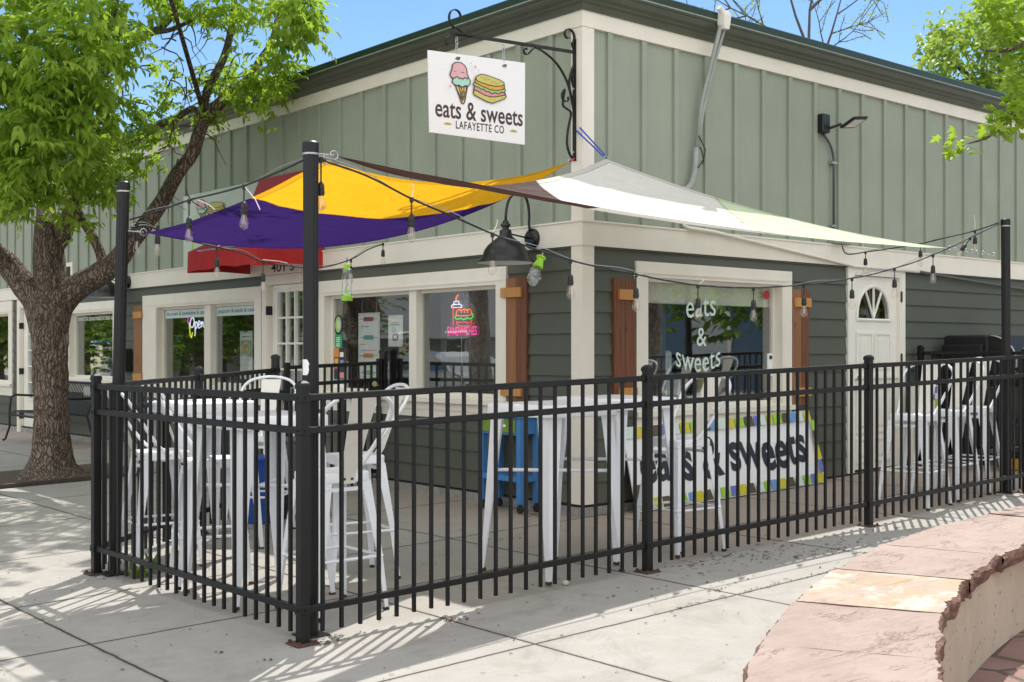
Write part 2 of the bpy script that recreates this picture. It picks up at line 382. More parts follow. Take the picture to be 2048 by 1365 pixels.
def leaf_mat(name, a, b_, tr=.45, trc=None):
    m = bpy.data.materials.new(name); m.use_nodes = True; n = m.node_tree; n.nodes.clear()
    o = n.nodes.new('ShaderNodeOutputMaterial')
    at = n.nodes.new('ShaderNodeAttribute'); at.attribute_name = 'rnd'
    c = mix(n, at.outputs['Fac'], a, b_)
    p = n.nodes.new('ShaderNodeBsdfPrincipled'); n.links.new(c, p.inputs['Base Color']); p.inputs['Roughness'].default_value = .5
    p.inputs['Specular IOR Level'].default_value = .22
    t = n.nodes.new('ShaderNodeBsdfTranslucent'); n.links.new(mix(n, .55, c, trc or (.42, .60, .04)), t.inputs[0])
    x = n.nodes.new('ShaderNodeMixShader'); x.inputs[0].default_value = tr
    n.links.new(p.outputs[0], x.inputs[1]); n.links.new(t.outputs[0], x.inputs[2]); n.links.new(x.outputs[0], o.inputs[0]); return m
M['leaf'] = leaf_mat('ash_leaf', (.14, .27, .022), (.42, .56, .10), .55)
M['maple'] = leaf_mat('maple_leaf', (.17, .29, .025), (.32, .46, .055), .5)
M['leaf2'] = leaf_mat('background_leaf', (.17, .26, .05), (.34, .44, .12), .45)
def hedge_leaf(): return leaf_mat('street_leaf', (.05, .11, .02), (.15, .24, .04), .35)
M['leaf3'] = hedge_leaf()

# ------------------------------------------------------------------ text and small flat shapes
def textmesh(body, bold=0.0, ext=.0008, shear=0, space=1.0):
    c = bpy.data.curves.new('t', 'FONT'); c.body = body; c.size = 1; c.align_x = 'LEFT'; c.offset = bold; c.extrude = 0
    c.shear = shear; c.space_character = space; c.resolution_u = 3
    o = bpy.data.objects.new('t', c); COL.objects.link(o)
    bpy.context.view_layer.update()
    dg = bpy.context.evaluated_depsgraph_get(); me = bpy.data.meshes.new_from_object(o.evaluated_get(dg))
    bpy.data.objects.remove(o); v = [tuple(x.co) for x in me.vertices]; f = [tuple(p.vertices) for p in me.polygons]
    bpy.data.meshes.remove(me); return v, f
def text(body, name, mat, parent, org, xd, yd, width, height=None, bold=.0, shear=0, thick=.001, space=1.0, wave=None):
    """lettering: org = lower left corner of the text, xd/yd unit directions, scaled to the given width (and height)"""
    v, f = textmesh(body, bold, shear=shear, space=space)
    xs = [a[0] for a in v]; ys = [a[1] for a in v]
    sx = width/(max(xs)-min(xs)); sy = sx if height is None else height/(max(ys)-min(ys))
    xd = Vector(xd); yd = Vector(yd); org = Vector(org); nd = xd.cross(yd).normalized()
    x0 = min(xs); y0 = min(ys)
    b = MB()
    pts = []
    for a in v:
        yy = (a[1]-y0)*sy+(wave((a[0]-x0)*sx/width) if wave else 0)
        pts.append(org+xd*((a[0]-x0)*sx)+yd*yy)
    b.v = [tuple(p+nd*thick) for p in pts]; b.f = f; b.m = [0]*len(f)
    return b.build(name, mat, parent, keep=True)
class Flat:
    """layered 2D artwork in a plane: polygons at growing offsets, all one mesh with several colours"""
    def __init__(s, org, xd, yd, sc, outline=None):
        s.o = Vector(org); s.x = Vector(xd); s.y = Vector(yd); s.n = s.x.cross(s.y).normalized(); s.sc = sc; s.b = MB(); s.mats = []; s.k = 1
    def mi(s, m):
        if m not in s.mats: s.mats.append(m)
        return s.mats.index(m)
    def poly(s, pts, m, k=None):
        s.b.cm = s.mi(m); k = s.k if k is None else k; s.k = max(s.k, k)+1
        s.b.poly([s.o+s.x*(p[0]*s.sc)+s.y*(p[1]*s.sc)+s.n*(.0006*k) for p in pts]); return s
    def line(s, pts, w, m, closed=False):
        s.b.cm = s.mi(m); k = s.k; s.k += 1
        P_ = [Vector(p) for p in pts]; n = len(P_)
        for i in range(n if closed else n-1):
            a, b = P_[i], P_[(i+1) % n]; d = (b-a)
            if d.length < 1e-6: continue
            d = d.normalized()*w*.5; q = Vector((-d.y, d.x)); a2 = a-d; b2 = b+d
            s.b.poly([s.o+s.x*(p.x*s.sc)+s.y*(p.y*s.sc)+s.n*(.0006*k+.00001*i) for p in (a2+q, a2-q, b2-q, b2+q)])
        return s
    def done(s, name, parent): return s.b.build(name, s.mats, parent, keep=True)
def ell(cx, cy, rx, ry, a0=0, a1=360, n=20): return [(cx+rx*math.cos(R(a0+(a1-a0)*i/n)), cy+ry*math.sin(R(a0+(a1-a0)*i/n))) for i in range(n+(0 if a1-a0 == 360 else 1))]
def emblem(name, parent, org, xd, yd, sc, asp=.67):
    """ice cream cone beside a sandwich, unit box about 0..1 wide"""
    F = Flat(org, xd, Vector(yd)*asp, sc); F.n = Vector(xd).cross(Vector(yd)).normalized(); B = M['brown']; lw = .014
    cone = [(.10, .36), (.275, .36), (.235, .10), (.215, .06), (.19, .07)]
    F.poly(cone, M['cone'])
    for i in range(4):
        t = i/4
        F.line([(.11+.15*t*1.0, .355), (.20+.05*t, .12+.05*t)], .007, B)
        F.line([(.27-.15*t, .355), (.205-.03*t, .10+.08*t)], .007, B)
    F.line(cone, lw, B, True)
    mint = ell(.185, .45, .125, .10, 200, 340, 8)+ell(.185, .45, .13, .10, -20, 200, 16)
    mint = [(.06, .44), (.055, .40), (.085, .37), (.12, .355), (.15, .37), (.18, .345), (.215, .35), (.245, .375), (.28, .37), (.31, .41), (.315, .47), (.28, .53), (.18, .56), (.09, .52)]
    F.poly(mint, M['mint']); F.line(mint, lw, B, True)
    pk = [(.03, .55), (.025, .51), (.05, .475), (.085, .475), (.11, .50), (.135, .50), (.155, .475), (.18, .49), (.205, .475), (.235, .51), (.27, .49), (.285, .53), (.265, .58), (.26, .65), (.235, .71), (.19, .745), (.145, .75), (.10, .74), (.06, .70), (.05, .62)]
    F.poly(pk, M['pink']); F.line(pk, lw, B, True)
    F.line([(.08, .585), (.105, .59)], .008, B); F.line([(.185, .585), (.22, .59)], .01, B)
    # sandwich
    bot = [(.36, .31), (.36, .25), (.39, .225), (.56, .15), (.64, .135), (.82, .24), (.845, .275), (.83, .325), (.70, .36), (.5, .36)]
    F.poly(bot, M['bread']); F.line(bot, lw, B, True)
    ham = [(.365, .36), (.36, .33), (.40, .31), (.45, .29), (.50, .26), (.56, .245), (.62, .24), (.68, .25), (.75, .275), (.82, .30), (.825, .34), (.80, .37), (.6, .38), (.45, .4), (.38, .39)]
    F.poly(ham, M['ham']); F.line(ham, lw, B, True)
    let = [(.36, .44), (.35, .41), (.38, .385), (.43, .375), (.46, .35), (.50, .355), (.54, .32), (.58, .325), (.62, .295), (.67, .32), (.73, .31), (.77, .345), (.81, .345), (.83, .385), (.815, .42), (.6, .44)]
    F.poly(let, M['lettuce']); F.line(let, lw, B, True)
    cr = [(.38, .52), (.375, .45), (.40, .43), (.52, .385), (.62, .355), (.72, .365), (.80, .40), (.815, .45), (.80, .50), (.6, .5)]
    F.poly(cr, M['crust']); F.line(cr, lw, B, True)
    top = [(.38, .515), (.40, .56), (.46, .60), (.54, .60), (.74, .55), (.80, .52), (.81, .485), (.78, .455), (.68, .43), (.58, .435), (.42, .47)]
    F.poly(top, M['bread']); F.line(top, lw, B, True)
    for q in ((.47, .55), (.53, .56), (.58, .53), (.62, .51), (.66, .50), (.52, .51), (.70, .48), (.60, .47), (.50, .53), (.55, .525), (.73, .50), (.67, .465)):
        F.line([q, (q[0]+.008, q[1]-.003)], .008, B)
    for q in ((.42, .47), (.55, .41), (.62, .385), (.76, .42), (.44, .27), (.50, .24), (.57, .21), (.64, .19), (.75, .25), (.40, .30)):
        F.line([q, (q[0]+.012, q[1]-.006)], .008, B)
    for (cx, cy, r) in ((.36, .70, .033), (0, .315, .033)):
        F.poly([(cx, cy+r*1.2), (cx-r*.3, cy+r*.3), (cx-r, cy), (cx-r*.3, cy-r*.3), (cx, cy-r*1.2), (cx+r*.3, cy-r*.3), (cx+r, cy), (cx+r*.3, cy+r*.3)], M['pink'])
    for (cx, cy, m_) in ((-.06, .58, 'mint'), (-.02, .63, 'paleg'), (.07, .27, 'maroon'), (.295, .75, 'maroon'), (.31, .65, 'mint'), (.42, .67, 'bread'), (.05, .32, 'pink'), (.40, .64, 'olive')):
        F.poly(ell(cx, cy, .007, .008, n=8), M[m_])
    return F.done(name, parent)

# ------------------------------------------------------------------ ground
def ground_sheet(name, x0, x1, y0, y1, nx, ny, mat, dz=0):
    b = MB()
    for j in range(ny+1):
        for i in range(nx+1):
            x = x0+(x1-x0)*i/nx; y = y0+(y1-y0)*j/ny; b.v.append((x, y, gz(x, y)+dz))
    for j in range(ny):
        for i in range(nx):
            a = j*(nx+1)+i; b.face((a, a+1, a+nx+2, a+nx+1))
    return tag(b.build(name, mat, keep=True), kind='structure')
xs_ = ground_sheet('ground', -96, 96, -96, 96, 64, 8, M['conc'])
ground_sheet('road', -19.5, -12.3, -80, 90, 2, 2, M['asph'], .004)
b = MB()  # tree pit
b.poly([P(0, 1012, 10.9), P(165, 985, 12.1), P(172, 968, 13.4), P(0, 968, 13.4)])
b = MB(); pit = [(-2.95, 5.75), (-1.0, 5.75), (-1.0, 7.3), (-3.6, 7.3), (-3.6, 5.2)]
b.v = [(x, y, gz(x)+.006) for x, y in pit]; b.face(range(5)); tag(b.build('tree_pit_soil', M['soil'], keep=True), kind='structure')
b = MB()
b.prism([(-3.7, 5.08, gz(-3.7)+.008), (-3.7, 5.16, gz(-3.7)+.008), (-2.9, 5.72, gz(-2.9)+.008), (-1.2, 5.72, gz(-1.2)+.008), (-1.2, 5.65, gz(-1.2)+.008), (-2.87, 5.65, gz(-2.9)+.008)], (0, 0, .035))
tag(b.build('tree_pit_edging', simple('rusty_edging', (.06, .05, .045), .7, .3, .3, 20)), 'dark metal edging strip round the foot of the tree', 'edging')

# ------------------------------------------------------------------ the building
bld = thing('shop_building', 'green clapboard and batten corner shop with cream trim', 'building')
LWIN = [(1.03, 3.88, .90, 1.93), (5.34, 8.02, .90, 1.92), (9.42, 11.12, .92, 1.915), (13.86, 15.4, .78, 1.98)]   # openings s0,s1,z0,z1
LDOOR = (4.12, 5.08, .02, 2.09); LDOOR2 = (12.1, 13.32, -.04, 2.05)
RWIN = [(.71, 2.59, .82, 1.975)]; RDOOR = (3.73, 4.60, .11, 2.12)
def lap_region(b, wall, a0, a1, z0, z1, lap=.172, base=.10):
    if a1-a0 < .005 or z1-z0 < .005: return
    k0 = math.floor((z0-base)/lap)
    k = k0
    while base+k*lap < z1-1e-6:
        za = max(z0, base+k*lap); zb = min(z1, base+(k+1)*lap)
        da = .017*(1-(za-base-k*lap)/lap)+.003; db = .017*(1-(zb-base-k*lap)/lap)+.003
        q = [(a0, da, za), (a1, da, za), (a1, db, zb), (a0, db, zb)]
        bt = [(a0, da, za), (a1, da, za), (a1, .002, za), (a0, .002, za)]
        for pl in (q, bt):
            b.poly([(-d, s, z) if wall == 'L' else (s, -d, z) for s, d, z in pl])
        k += 1
def cut(wall, a0, a1, z0, z1, holes, fn, b):
    hs = sorted(holes); x = a0
    for h in hs:
        if h[0] > x: fn(b, wall, x, h[0], z0, z1)
        fn(b, wall, max(x, h[0]), h[1], z0, max(z0, h[2])); fn(b, wall, max(x, h[0]), h[1], min(h[3], z1), z1)
        x = h[1]
    fn(b, wall, x, a1, z0, z1)
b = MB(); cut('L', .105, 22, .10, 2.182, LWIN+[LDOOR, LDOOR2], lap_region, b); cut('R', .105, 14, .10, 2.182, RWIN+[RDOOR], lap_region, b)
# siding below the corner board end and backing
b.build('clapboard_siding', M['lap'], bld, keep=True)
b = MB(); b.box(.001, .1, .001, 22, .0, .10); b.box(.1, 14, .001, .1, .0, .10)
b.wbox('L', -.01, 22, -.15, .075, 0, .012); b.wbox('R', -.0, 14, -.15, .075, 0, .012)
b.build('footing', M['foil'], bld)
b = MB(); b.wbox('L', -.012, 22, .076, .10, 0, .006); b.wbox('R', 0, 14, .076, .10, 0, .006); b.build('starter_strip', M['blackm'], bld)
# upper walls
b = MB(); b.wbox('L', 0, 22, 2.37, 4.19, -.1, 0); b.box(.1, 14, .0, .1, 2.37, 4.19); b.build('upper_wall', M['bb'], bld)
b = MB()
s = .33
while s < 21: b.wbox('L', s, s+.055, 2.372, 3.93, 0, .026); s += .402
s = .265
while s < 13.9: b.wbox('R', s, s+.055, 2.372, 3.93, 0, .026); s += .402
b.build('batten', M['bb'], bld)
b = MB(); b.wbox('L', -.034, 22, 2.18, 2.37, 0, .034); b.box(0, 14, -.034, 0, 2.18, 2.37)
b.wbox('L', -.045, 22, 2.37, 2.384, 0, .045); b.box(.0, 14, -.045, 0, 2.37, 2.384)
b.build('belt_board', M['trim'], bld)
b = MB()
for z0, z1 in ((.10, 2.18), (2.384, 3.93)):
    b.wbox('L', -.026, .105, z0, z1, 0, .026); b.box(0, .105, -.026, 0, z0, z1)
b.build('corner_board', M['trim'], bld)
b = MB(); b.wbox('L', -.034, 22, 3.93, 4.062, 0, .034); b.box(0, 14, -.034, 0, 3.93, 4.062)
b.wbox('L', -.03, 22, 4.062, 4.12, 0, .03); b.box(0, 14, -.03, 0, 4.062, 4.12); b.build('frieze_board', M['trim'], bld)
# gutter swept round the corner
prof = [(.034, 4.058), (.052, 4.058), (.060, 4.075), (.075, 4.098), (.098, 4.112), (.104, 4.122), (.112, 4.128), (.135, 4.142), (.152, 4.163), (.158, 4.185), (.17, 4.188), (.17, 4.200), (.034, 4.200)]
def sweep(b, prof):
    b.loft([[(14, -d, z) for d, z in prof], [(-d, -d, z) for d, z in prof], [(-d, 22, z) for d, z in prof]], True)
b = MB(); sweep(b, prof); b.build('gutter', M['gutter'], bld)
b = MB(); sweep(b, [(.0, 4.210), (.176, 4.210), (.182, 4.268), (.172, 4.278), (0, 4.30)]); rf = b.build('roof_edge', M['cap'], bld)
b = MB(); sweep(b, [(.0, 4.2005), (.181, 4.2005), (.183, 4.2095), (0, 4.2095)]); b.build('drip_edge', simple('drip_edge_metal', (.36, .40, .37), .4, .3), bld)
b = MB(); b.box(.0, 14, .0, 22, 4.215, 4.29); b.box(14, 14.1, 0, 22, -.2, 4.28); b.box(0, 14, 22, 22.1, -.2, 4.28); b.build('roof', M['cap'], bld)
# rear/inner closure so that light does not leak
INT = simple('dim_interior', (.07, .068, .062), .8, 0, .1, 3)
INT2 = simple('interior_floor', (.12, .10, .08), .5, 0, .1, 5)
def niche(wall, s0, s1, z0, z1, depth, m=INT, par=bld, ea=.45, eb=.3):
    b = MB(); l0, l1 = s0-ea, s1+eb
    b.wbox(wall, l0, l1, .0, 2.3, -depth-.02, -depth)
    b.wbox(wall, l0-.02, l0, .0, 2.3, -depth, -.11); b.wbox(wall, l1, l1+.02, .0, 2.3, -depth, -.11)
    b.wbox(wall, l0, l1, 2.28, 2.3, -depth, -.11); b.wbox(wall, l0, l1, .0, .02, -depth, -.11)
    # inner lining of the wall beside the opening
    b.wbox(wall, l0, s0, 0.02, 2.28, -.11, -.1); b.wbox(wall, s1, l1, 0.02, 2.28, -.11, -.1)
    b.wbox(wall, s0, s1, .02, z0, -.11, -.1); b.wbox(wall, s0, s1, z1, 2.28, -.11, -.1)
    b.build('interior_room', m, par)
def window(wall, outer, op, mull=(), sill=True, niche_d=1.6, head=None):
    s0, s1, z0, z1 = outer; a0, a1, c0, c1 = op
    b = MB(); d = .036
    b.wbox(wall, s0, a0, z0, z1, .0, d); b.wbox(wall, a1, s1, z0, z1, .0, d); b.wbox(wall, a0, a1, c1, z1, 0, d)
    b.wbox(wall, a0, a1, z0, c0, 0, d)
    b.wbox(wall, s0+.045, s1-.045, c1+.01, c1+.025, d, d+.006)
    f = b.build('window', M['trim'], bld)
    b = MB()
    j = .022
    b.wbox(wall, a0, a0+j, c0, c1, -.10, d-.003); b.wbox(wall, a1-j, a1, c0, c1, -.10, d-.003)
    b.wbox(wall, a0+j, a1-j, c1-j, c1, -.10, d-.003); b.wbox(wall, a0+j, a1-j, c0, c0+j, -.10, d-.003)
    # inner sash
    k = .03
    b.wbox(wall, a0+j, a0+j+k, c0+j, c1-j, -.10, -.055); b.wbox(wall, a1-j-k, a1-j, c0+j, c1-j, -.10, -.055)
    b.wbox(wall, a0+j+k, a1-j-k, c1-j-k, c1-j, -.10, -.055); b.wbox(wall, a0+j+k, a1-j-k, c0+j, c0+j+k, -.10, -.055)
    for m0, m1 in mull: b.wbox(wall, m0, m1, c0+j, c1-j, -.099, -.002)
    b.build('frame', M['trim'], f)
    if sill:
        b = MB(); b.wbox(wall, s0-.02, s1+.02, c0-.04, c0+.004, d-.02, .075); b.wbox(wall, s0+.01, s1-.01, z0-.07, z0, 0, .028); b.build('sill', M['trim'], f)
    edges = [a0+j+k]+[q for m in mull for q in m]+[a1-j-k]
    for i in range(0, len(edges), 2):
        b = MB(); b.wbox(wall, edges[i], edges[i+1], c0+j+k, c1-j-k, -.084, -.080); b.build('pane', M['glass'], f)
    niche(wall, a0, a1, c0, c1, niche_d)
    return f
wA = window('L', (.91, 4.0, .79, 2.062), LWIN[0], [(2.27, 2.385)])
wB = window('L', (5.20, 8.43, .79, 2.065), (5.34, 8.02, .90, 1.92), [(6.52, 6.69)])
# wide left casing of this window
wC = window('L', (9.28, 11.40, .79, 2.04), LWIN[2])
wD = window('L', (13.69, 15.55, .65, 2.17), LWIN[3])
wW = window('R', (.588, 2.711, .70, 2.083), RWIN[0], niche_d=2.2)
b = MB(); b.wbox('L', 8.02, 8.30, .90, 1.92, -.1, .0)
# wall lining between windows keeps dark gaps closed
def door(wall, op, outer, kind):
    a0, a1, c0, c1 = op
    b = MB()
    b.wbox(wall, outer[0], a0, c0, outer[3], 0, .036); b.wbox(wall, a1, outer[1], c0, outer[3], 0, .036); b.wbox(wall, a0, a1, c1, outer[3], 0, .036)
    b.wbox(wall, a0, a0+.02, c0, c1, -.1, .03); b.wbox(wall, a1-.02, a1, c0, c1, -.1, .03); b.wbox(wall, a0+.02, a1-.02, c1-.02, c1, -.1, .03)
    return b.build('door_frame', M['door'] if kind == 'dutch' else M['trim'], bld)
door('L', LDOOR, (4.02, 5.18, .02, 2.175), 'french'); door('L', LDOOR2, (11.98, 13.44, -.04, 2.17), 'french'); door('R', RDOOR, (3.63, 4.67, .11, 2.175), 'dutch')
def french(s0, s1, z0, z1, l0, l1, lz0, lz1, nc, nr, hs):
    b = MB(); e = -.03
    b.wbox('L', s0, l0, z0, z1, -.07, e); b.wbox('L', l1, s1, z0, z1, -.07, e); b.wbox('L', l0, l1, lz1, z1, -.07, e); b.wbox('L', l0, l1, z0, lz0, -.07, e)
    b.wbox('L', l0-.03, l0, lz0-.03, lz1+.03, e, e+.014); b.wbox('L', l1, l1+.03, lz0-.03, lz1+.03, e, e+.014)
    b.wbox('L', l0, l1, lz1, lz1+.03, e, e+.014); b.wbox('L', l0, l1, lz0-.03, lz0, e, e+.014)
    o = b.build('door', M['door'], bld)
    b = MB()
    for i in range(1, nc): q = l0+(l1-l0)*i/nc; b.wbox('L', q-.011, q+.011, lz0, lz1, -.062, e+.008)
    for i in range(1, nr): q = lz0+(lz1-lz0)*i/nr; b.wbox('L', l0, l1, q-.011, q+.011, -.060, e+.006)
    b.build('glazing_bar', M['door'], o)
    b = MB(); b.wbox('L', l0, l1, lz0, lz1, -.054, -.050); b.build('pane', M['glass'], o)
    for z in (z0+.3, (z0+z1)/2, z1-.28):
        b = MB(); b.wbox('L', hs-.012, hs+.012, z-.05, z+.05, e-.0, .041); b.build('hinge', M['iron'], o)
    return o
d1 = french(4.145, 5.055, .03, 2.065, 4.37, 4.92, .56, 1.985, 3, 5, 5.068)
b = MB(); b.tube([(-.03, 4.21, 1.0), (.03-.09, 4.21, 1.0)], .012); b.tube([(-.08, 4.21, 1.0), (-.08, 4.32, 1.0)], .009); b.build('handle', M['brass'], d1)
d2 = french(12.125, 13.295, -.03, 2.025, 12.40, 13.06, .56, 1.86, 3, 5, 13.307)
for q in (4.65, 4.95): b = MB(); b.tube([(-.036, q-.12, 2.02), (-.06, q-.12, 2.02), (-.06, q-.12, 1.99)], .004, 6); b.build('hook', M['tie'], d1)
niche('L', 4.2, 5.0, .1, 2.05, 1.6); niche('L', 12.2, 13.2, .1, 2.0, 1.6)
# address digits over the shop door
text('401 S', 'house_number', M['blk'], bld, (-.035, 4.965, 2.205), (0, -1, 0), (0, 0, 1), .50, .105, bold=.01)
# dutch side door with fan light
dd = MB(); S0, S1, ZB, ZS, ZT = 3.75, 4.58, .13, 1.08, 2.095; e = .0
def fan_pts(cx, cz, r, h, n=18): return [(cx+r*math.cos(math.pi*i/n), cz+h*math.sin(math.pi*i/n)**.85) for i in range(n+1)]
fan = fan_pts(4.148, 1.66, .30, .335)
# upper leaf: face with arch opening made of strips
def leaf_face(b, d0, d1):
    fx = [p[0] for p in fan][::-1]; fz = [p[1] for p in fan][::-1]
    b.wbox('R', S0, fx[0], ZS, ZT, d0, d1); b.wbox('R', fx[-1], S1, ZS, ZT, d0, d1); b.wbox('R', fx[0], fx[-1], ZS, 1.66, d0, d1)
    for i in range(len(fx)-1):
        b.prism([(fx[i], -d1, fz[i]), (fx[i+1], -d1, fz[i+1]), (fx[i+1], -d1, ZT), (fx[i], -d1, ZT)], (0, d1-d0, 0))
leaf_face(dd, -.06, -.015)
dd.wbox('R', S0, S1, ZB, ZS-.008, -.06, -.015)
do = dd.build('door', M['door'], bld)
b = MB()
b.tube([(x, .012, z) for x, z in fan], .02, 6); b.tube([(3.84, .012, 1.65), (4.456, .012, 1.65)], .018, 6)
for ang in (60, 90, 120):
    r_ = fan[int(round(ang/180*18))]; b.tube([(4.148, .012, 1.67), (r_[0], .012, r_[1])], .014, 6)
b.build('fan_muntin', M['door'], do)
b = MB(); b.poly([(x, .03, z) for x, z in fan]); b.build('pane', M['glass'], do)
def panel(b, x0, x1, z0, z1):
    for (a, c, q, r) in ((x0-.025, x0, z0-.025, z1+.025), (x1, x1+.025, z0-.025, z1+.025), (x0, x1, z0-.025, z0), (x0, x1, z1, z1+.025)): b.wbox('R', a, c, q, r, -.015, -.004)
    b.wbox('R', x0+.045, x1-.045, z0+.045, z1-.045, -.015, -.006)
b = MB()
for x0, x1 in ((3.86, 4.11), (4.19, 4.44)): panel(b, x0, x1, 1.17, 1.50); panel(b, x0, x1, .52, .94); panel(b, x0, x1, .22, .42)
b.build('door_panel', M['door'], do)
b = MB(); b.wbox('R', S0-.0, S1, ZS-.03, ZS, -.014, .012); b.build('shelf_rail', M['door'], do)
b = MB(); b.tube([(3.84, .0, .955), (3.84, -.06, .955)], .012); b.lathe([(.0, 0), (.022, .004), (.028, .02), (.02, .036), (0, .04)], 12, (3.84, -.06, .935)); b.build('knob', M['galv'], do)
b = MB(); b.tube([(3.84, .01, 1.06), (3.84, -.016, 1.06)], .022, 12); b.build('deadbolt', M['galv'], do)
for z in (1.90, 1.25, .3):
    b = MB(); b.wbox('R', 4.585, 4.612, z-.055, z+.055, .0, .040); b.build('hinge', M['rust'], do)
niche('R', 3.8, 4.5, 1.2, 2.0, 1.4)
# shutters
def shutter(wall, s0, s1, z0, z1, m1, m2, bat):
    b = MB(); mid = (s0+s1)/2
    b.wbox(wall, s0, mid-.002, z0, z1, .016, .040); b.cm = 1; b.wbox(wall, mid+.002, s1, z0, z1, .016, .0395)
    o = b.build('shutter', [m1, m2], bld)
    for (a0, a1, q0, q1) in bat:
        b = MB(); b.wbox(wall, a0, a1, q0, q1, .0405, .062); b.build('batten', M['pine'], o)
shutter('L', .637, .905, .91, 1.955, M['cedar'], M['cedar2'], [(.69, .955, 1.79, 1.873), (.69, .955, .95, 1.03)])
shutter('L', 8.44, 8.71, .89, 1.94, M['cedar2'], M['cedar2'], [(8.42, 8.69, 1.77, 1.86), (8.42, 8.69, .94, 1.03)])
shutter('R', .317, .582, .925, 1.93, M['cedar'], M['cedar'], [(.365, .575, 1.754, 1.84), (.365, .575, .95, 1.03)])
shutter('R', 2.717, 2.98, .815, 1.92, M['cedar2'], M['cedar'], [(2.74, 2.985, 1.752, 1.838), (2.74, 2.985, .90, .985)])

# ------------------------------------------------------------------ things on and in the windows
def wp(wall, s, z, d): return Vector((-d, s, z)) if wall == 'L' else Vector((s, -d, z))
def sheet(name, label, cat, wall, s0, s1, z0, z1, d, mat, group=None):
    b = MB(); b.wbox(wall, s0, s1, z0, z1, d-.003, d); return tag(b.build(name, mat), label, cat, group)
LX = (0, -1, 0); ZZ = (0, 0, 1)
# frosted banner strips with lettering in window B
for (s0, s1, txt, lab) in ((6.72, 7.95, 'ice cream & sandwiches & candy', 'frosted lettered strip across the top of the left pane above the open sign'), (5.41, 6.50, 'popcorn & salads & cookies', 'frosted lettered strip across the top of the pane beside the shop door')):
    o = sheet('window_banner', lab, 'window decal', 'L', s0, s1, 1.755, 1.862, -.072, M['decal'])
    text(txt, 'lettering', M['ink'], o, (.0715, s1-.05, 1.775), LX, ZZ, s1-s0-.08, .065)
o = text('home of the banana bread ice cream sandwich', 'window_lettering', M['paper'], None, (.078, 11.03, 1.78), LX, ZZ, 1.55, .075); tag(o, 'white lettering line across the top of the far shop window', 'window lettering')
# eats & sweets on the side window
o = thing('window_lettering', 'white hand style shop name lettering on the side window', 'window lettering', (1.5, .078, 1.1))
wv = lambda t: -.035*math.sin(t*3.1)
text('eats', 'lettering', M['palemint'], o, (1.335, .078, 1.62), (1, 0, 0), ZZ, .40, .165, bold=.002, wave=lambda t: .0+.03*t)
text('&', 'lettering', M['palemint'], o, (1.475, .078, 1.375), (1, 0, 0), ZZ, .135, .165, bold=.004)
text('sweets', 'lettering', M['palemint'], o, (1.20, .078, 1.175), (1, 0, 0), ZZ, .60, .15, bold=.0, wave=lambda t: .06*(2*t-1)**2-.03)
# roller blind behind the side window
b = MB(); b.wbox('R', .74, 2.56, 1.76, 1.95, -.125, -.118); b.tube([(.74, .12, 1.755), (2.56, .12, 1.755)], .012); tag(b.build('roller_blind', simple('blind', (.80, .78, .68), .8)), 'rolled down cream blind behind the top of the side window', 'blind')
# inside the side window: counter, board, kettle
b = MB(); b.wbox('R', 1.35, 1.95, .95, 1.75, -1.3, -1.26); tag(b.build('wall_board', simple('blue_board', (.05, .12, .22), .6)), 'blue board on the wall seen through the side window', 'board')
b = MB(); b.wbox('R', .2, 3.3, .02, .92, -1.0, -.5); tag(b.build('shop_counter', simple('counter_laminate', (.30, .29, .27), .4)), 'pale counter standing behind the side window', 'counter')
for i, (x, h, m_) in enumerate(((2.08, .24, 'cone'), (2.22, .34, 'creampt'), (2.33, .20, 'brown'), (1.72, .42, 'white'))):
    b = MB(); y = .42+.1*(i % 2)+.12
    if i < 3: b.lathe([(.03, .92), (.045, .925), (.05, .92+h*.6), (.03, .92+h*.8), (.028, .92+h), (0, .92+h)], 12, (x, y, 0))
    else: b.bbox(x-.11, x+.11, y-.06, y+.12, .921, 1.12); b.bbox(x-.09, x+.07, y, y+.1, 1.1205, 1.34, .02)
    tag(b.build(['jar', 'cup_stack', 'bottle', 'milkshake_machine'][i], M[m_], smooth=False), ['squat tan jar on the counter seen through the side window', 'tall cream cup stack on the counter inside the side window', 'short brown bottle on the counter inside the side window', 'white machine on the counter behind the side window lettering'][i], ['jar', 'cups', 'bottle', 'machine'][i])
# keypad / thermostat, red sticker
b = MB(); b.wbox('R', 2.475, 2.545, 1.10, 1.31, -.079, -.06); o = b.build('keypad', M['paper']); tag(o, 'white keypad stuck inside the right edge of the side window', 'keypad')
b = MB(); b.wbox('R', 2.49, 2.53, 1.255, 1.29, -.0599, -.058); b.build('display', M['blk'], o)
b = MB(); b.poly([(2.47+.045*math.cos(R(22.5+45*i)), .077, 1.86+.045*math.sin(R(22.5+45*i))) for i in range(8)]); tag(b.build('sticker', simple('red_sticker', (.45, .02, .03))), 'small red octagonal sticker at the top of the side window', 'sticker')
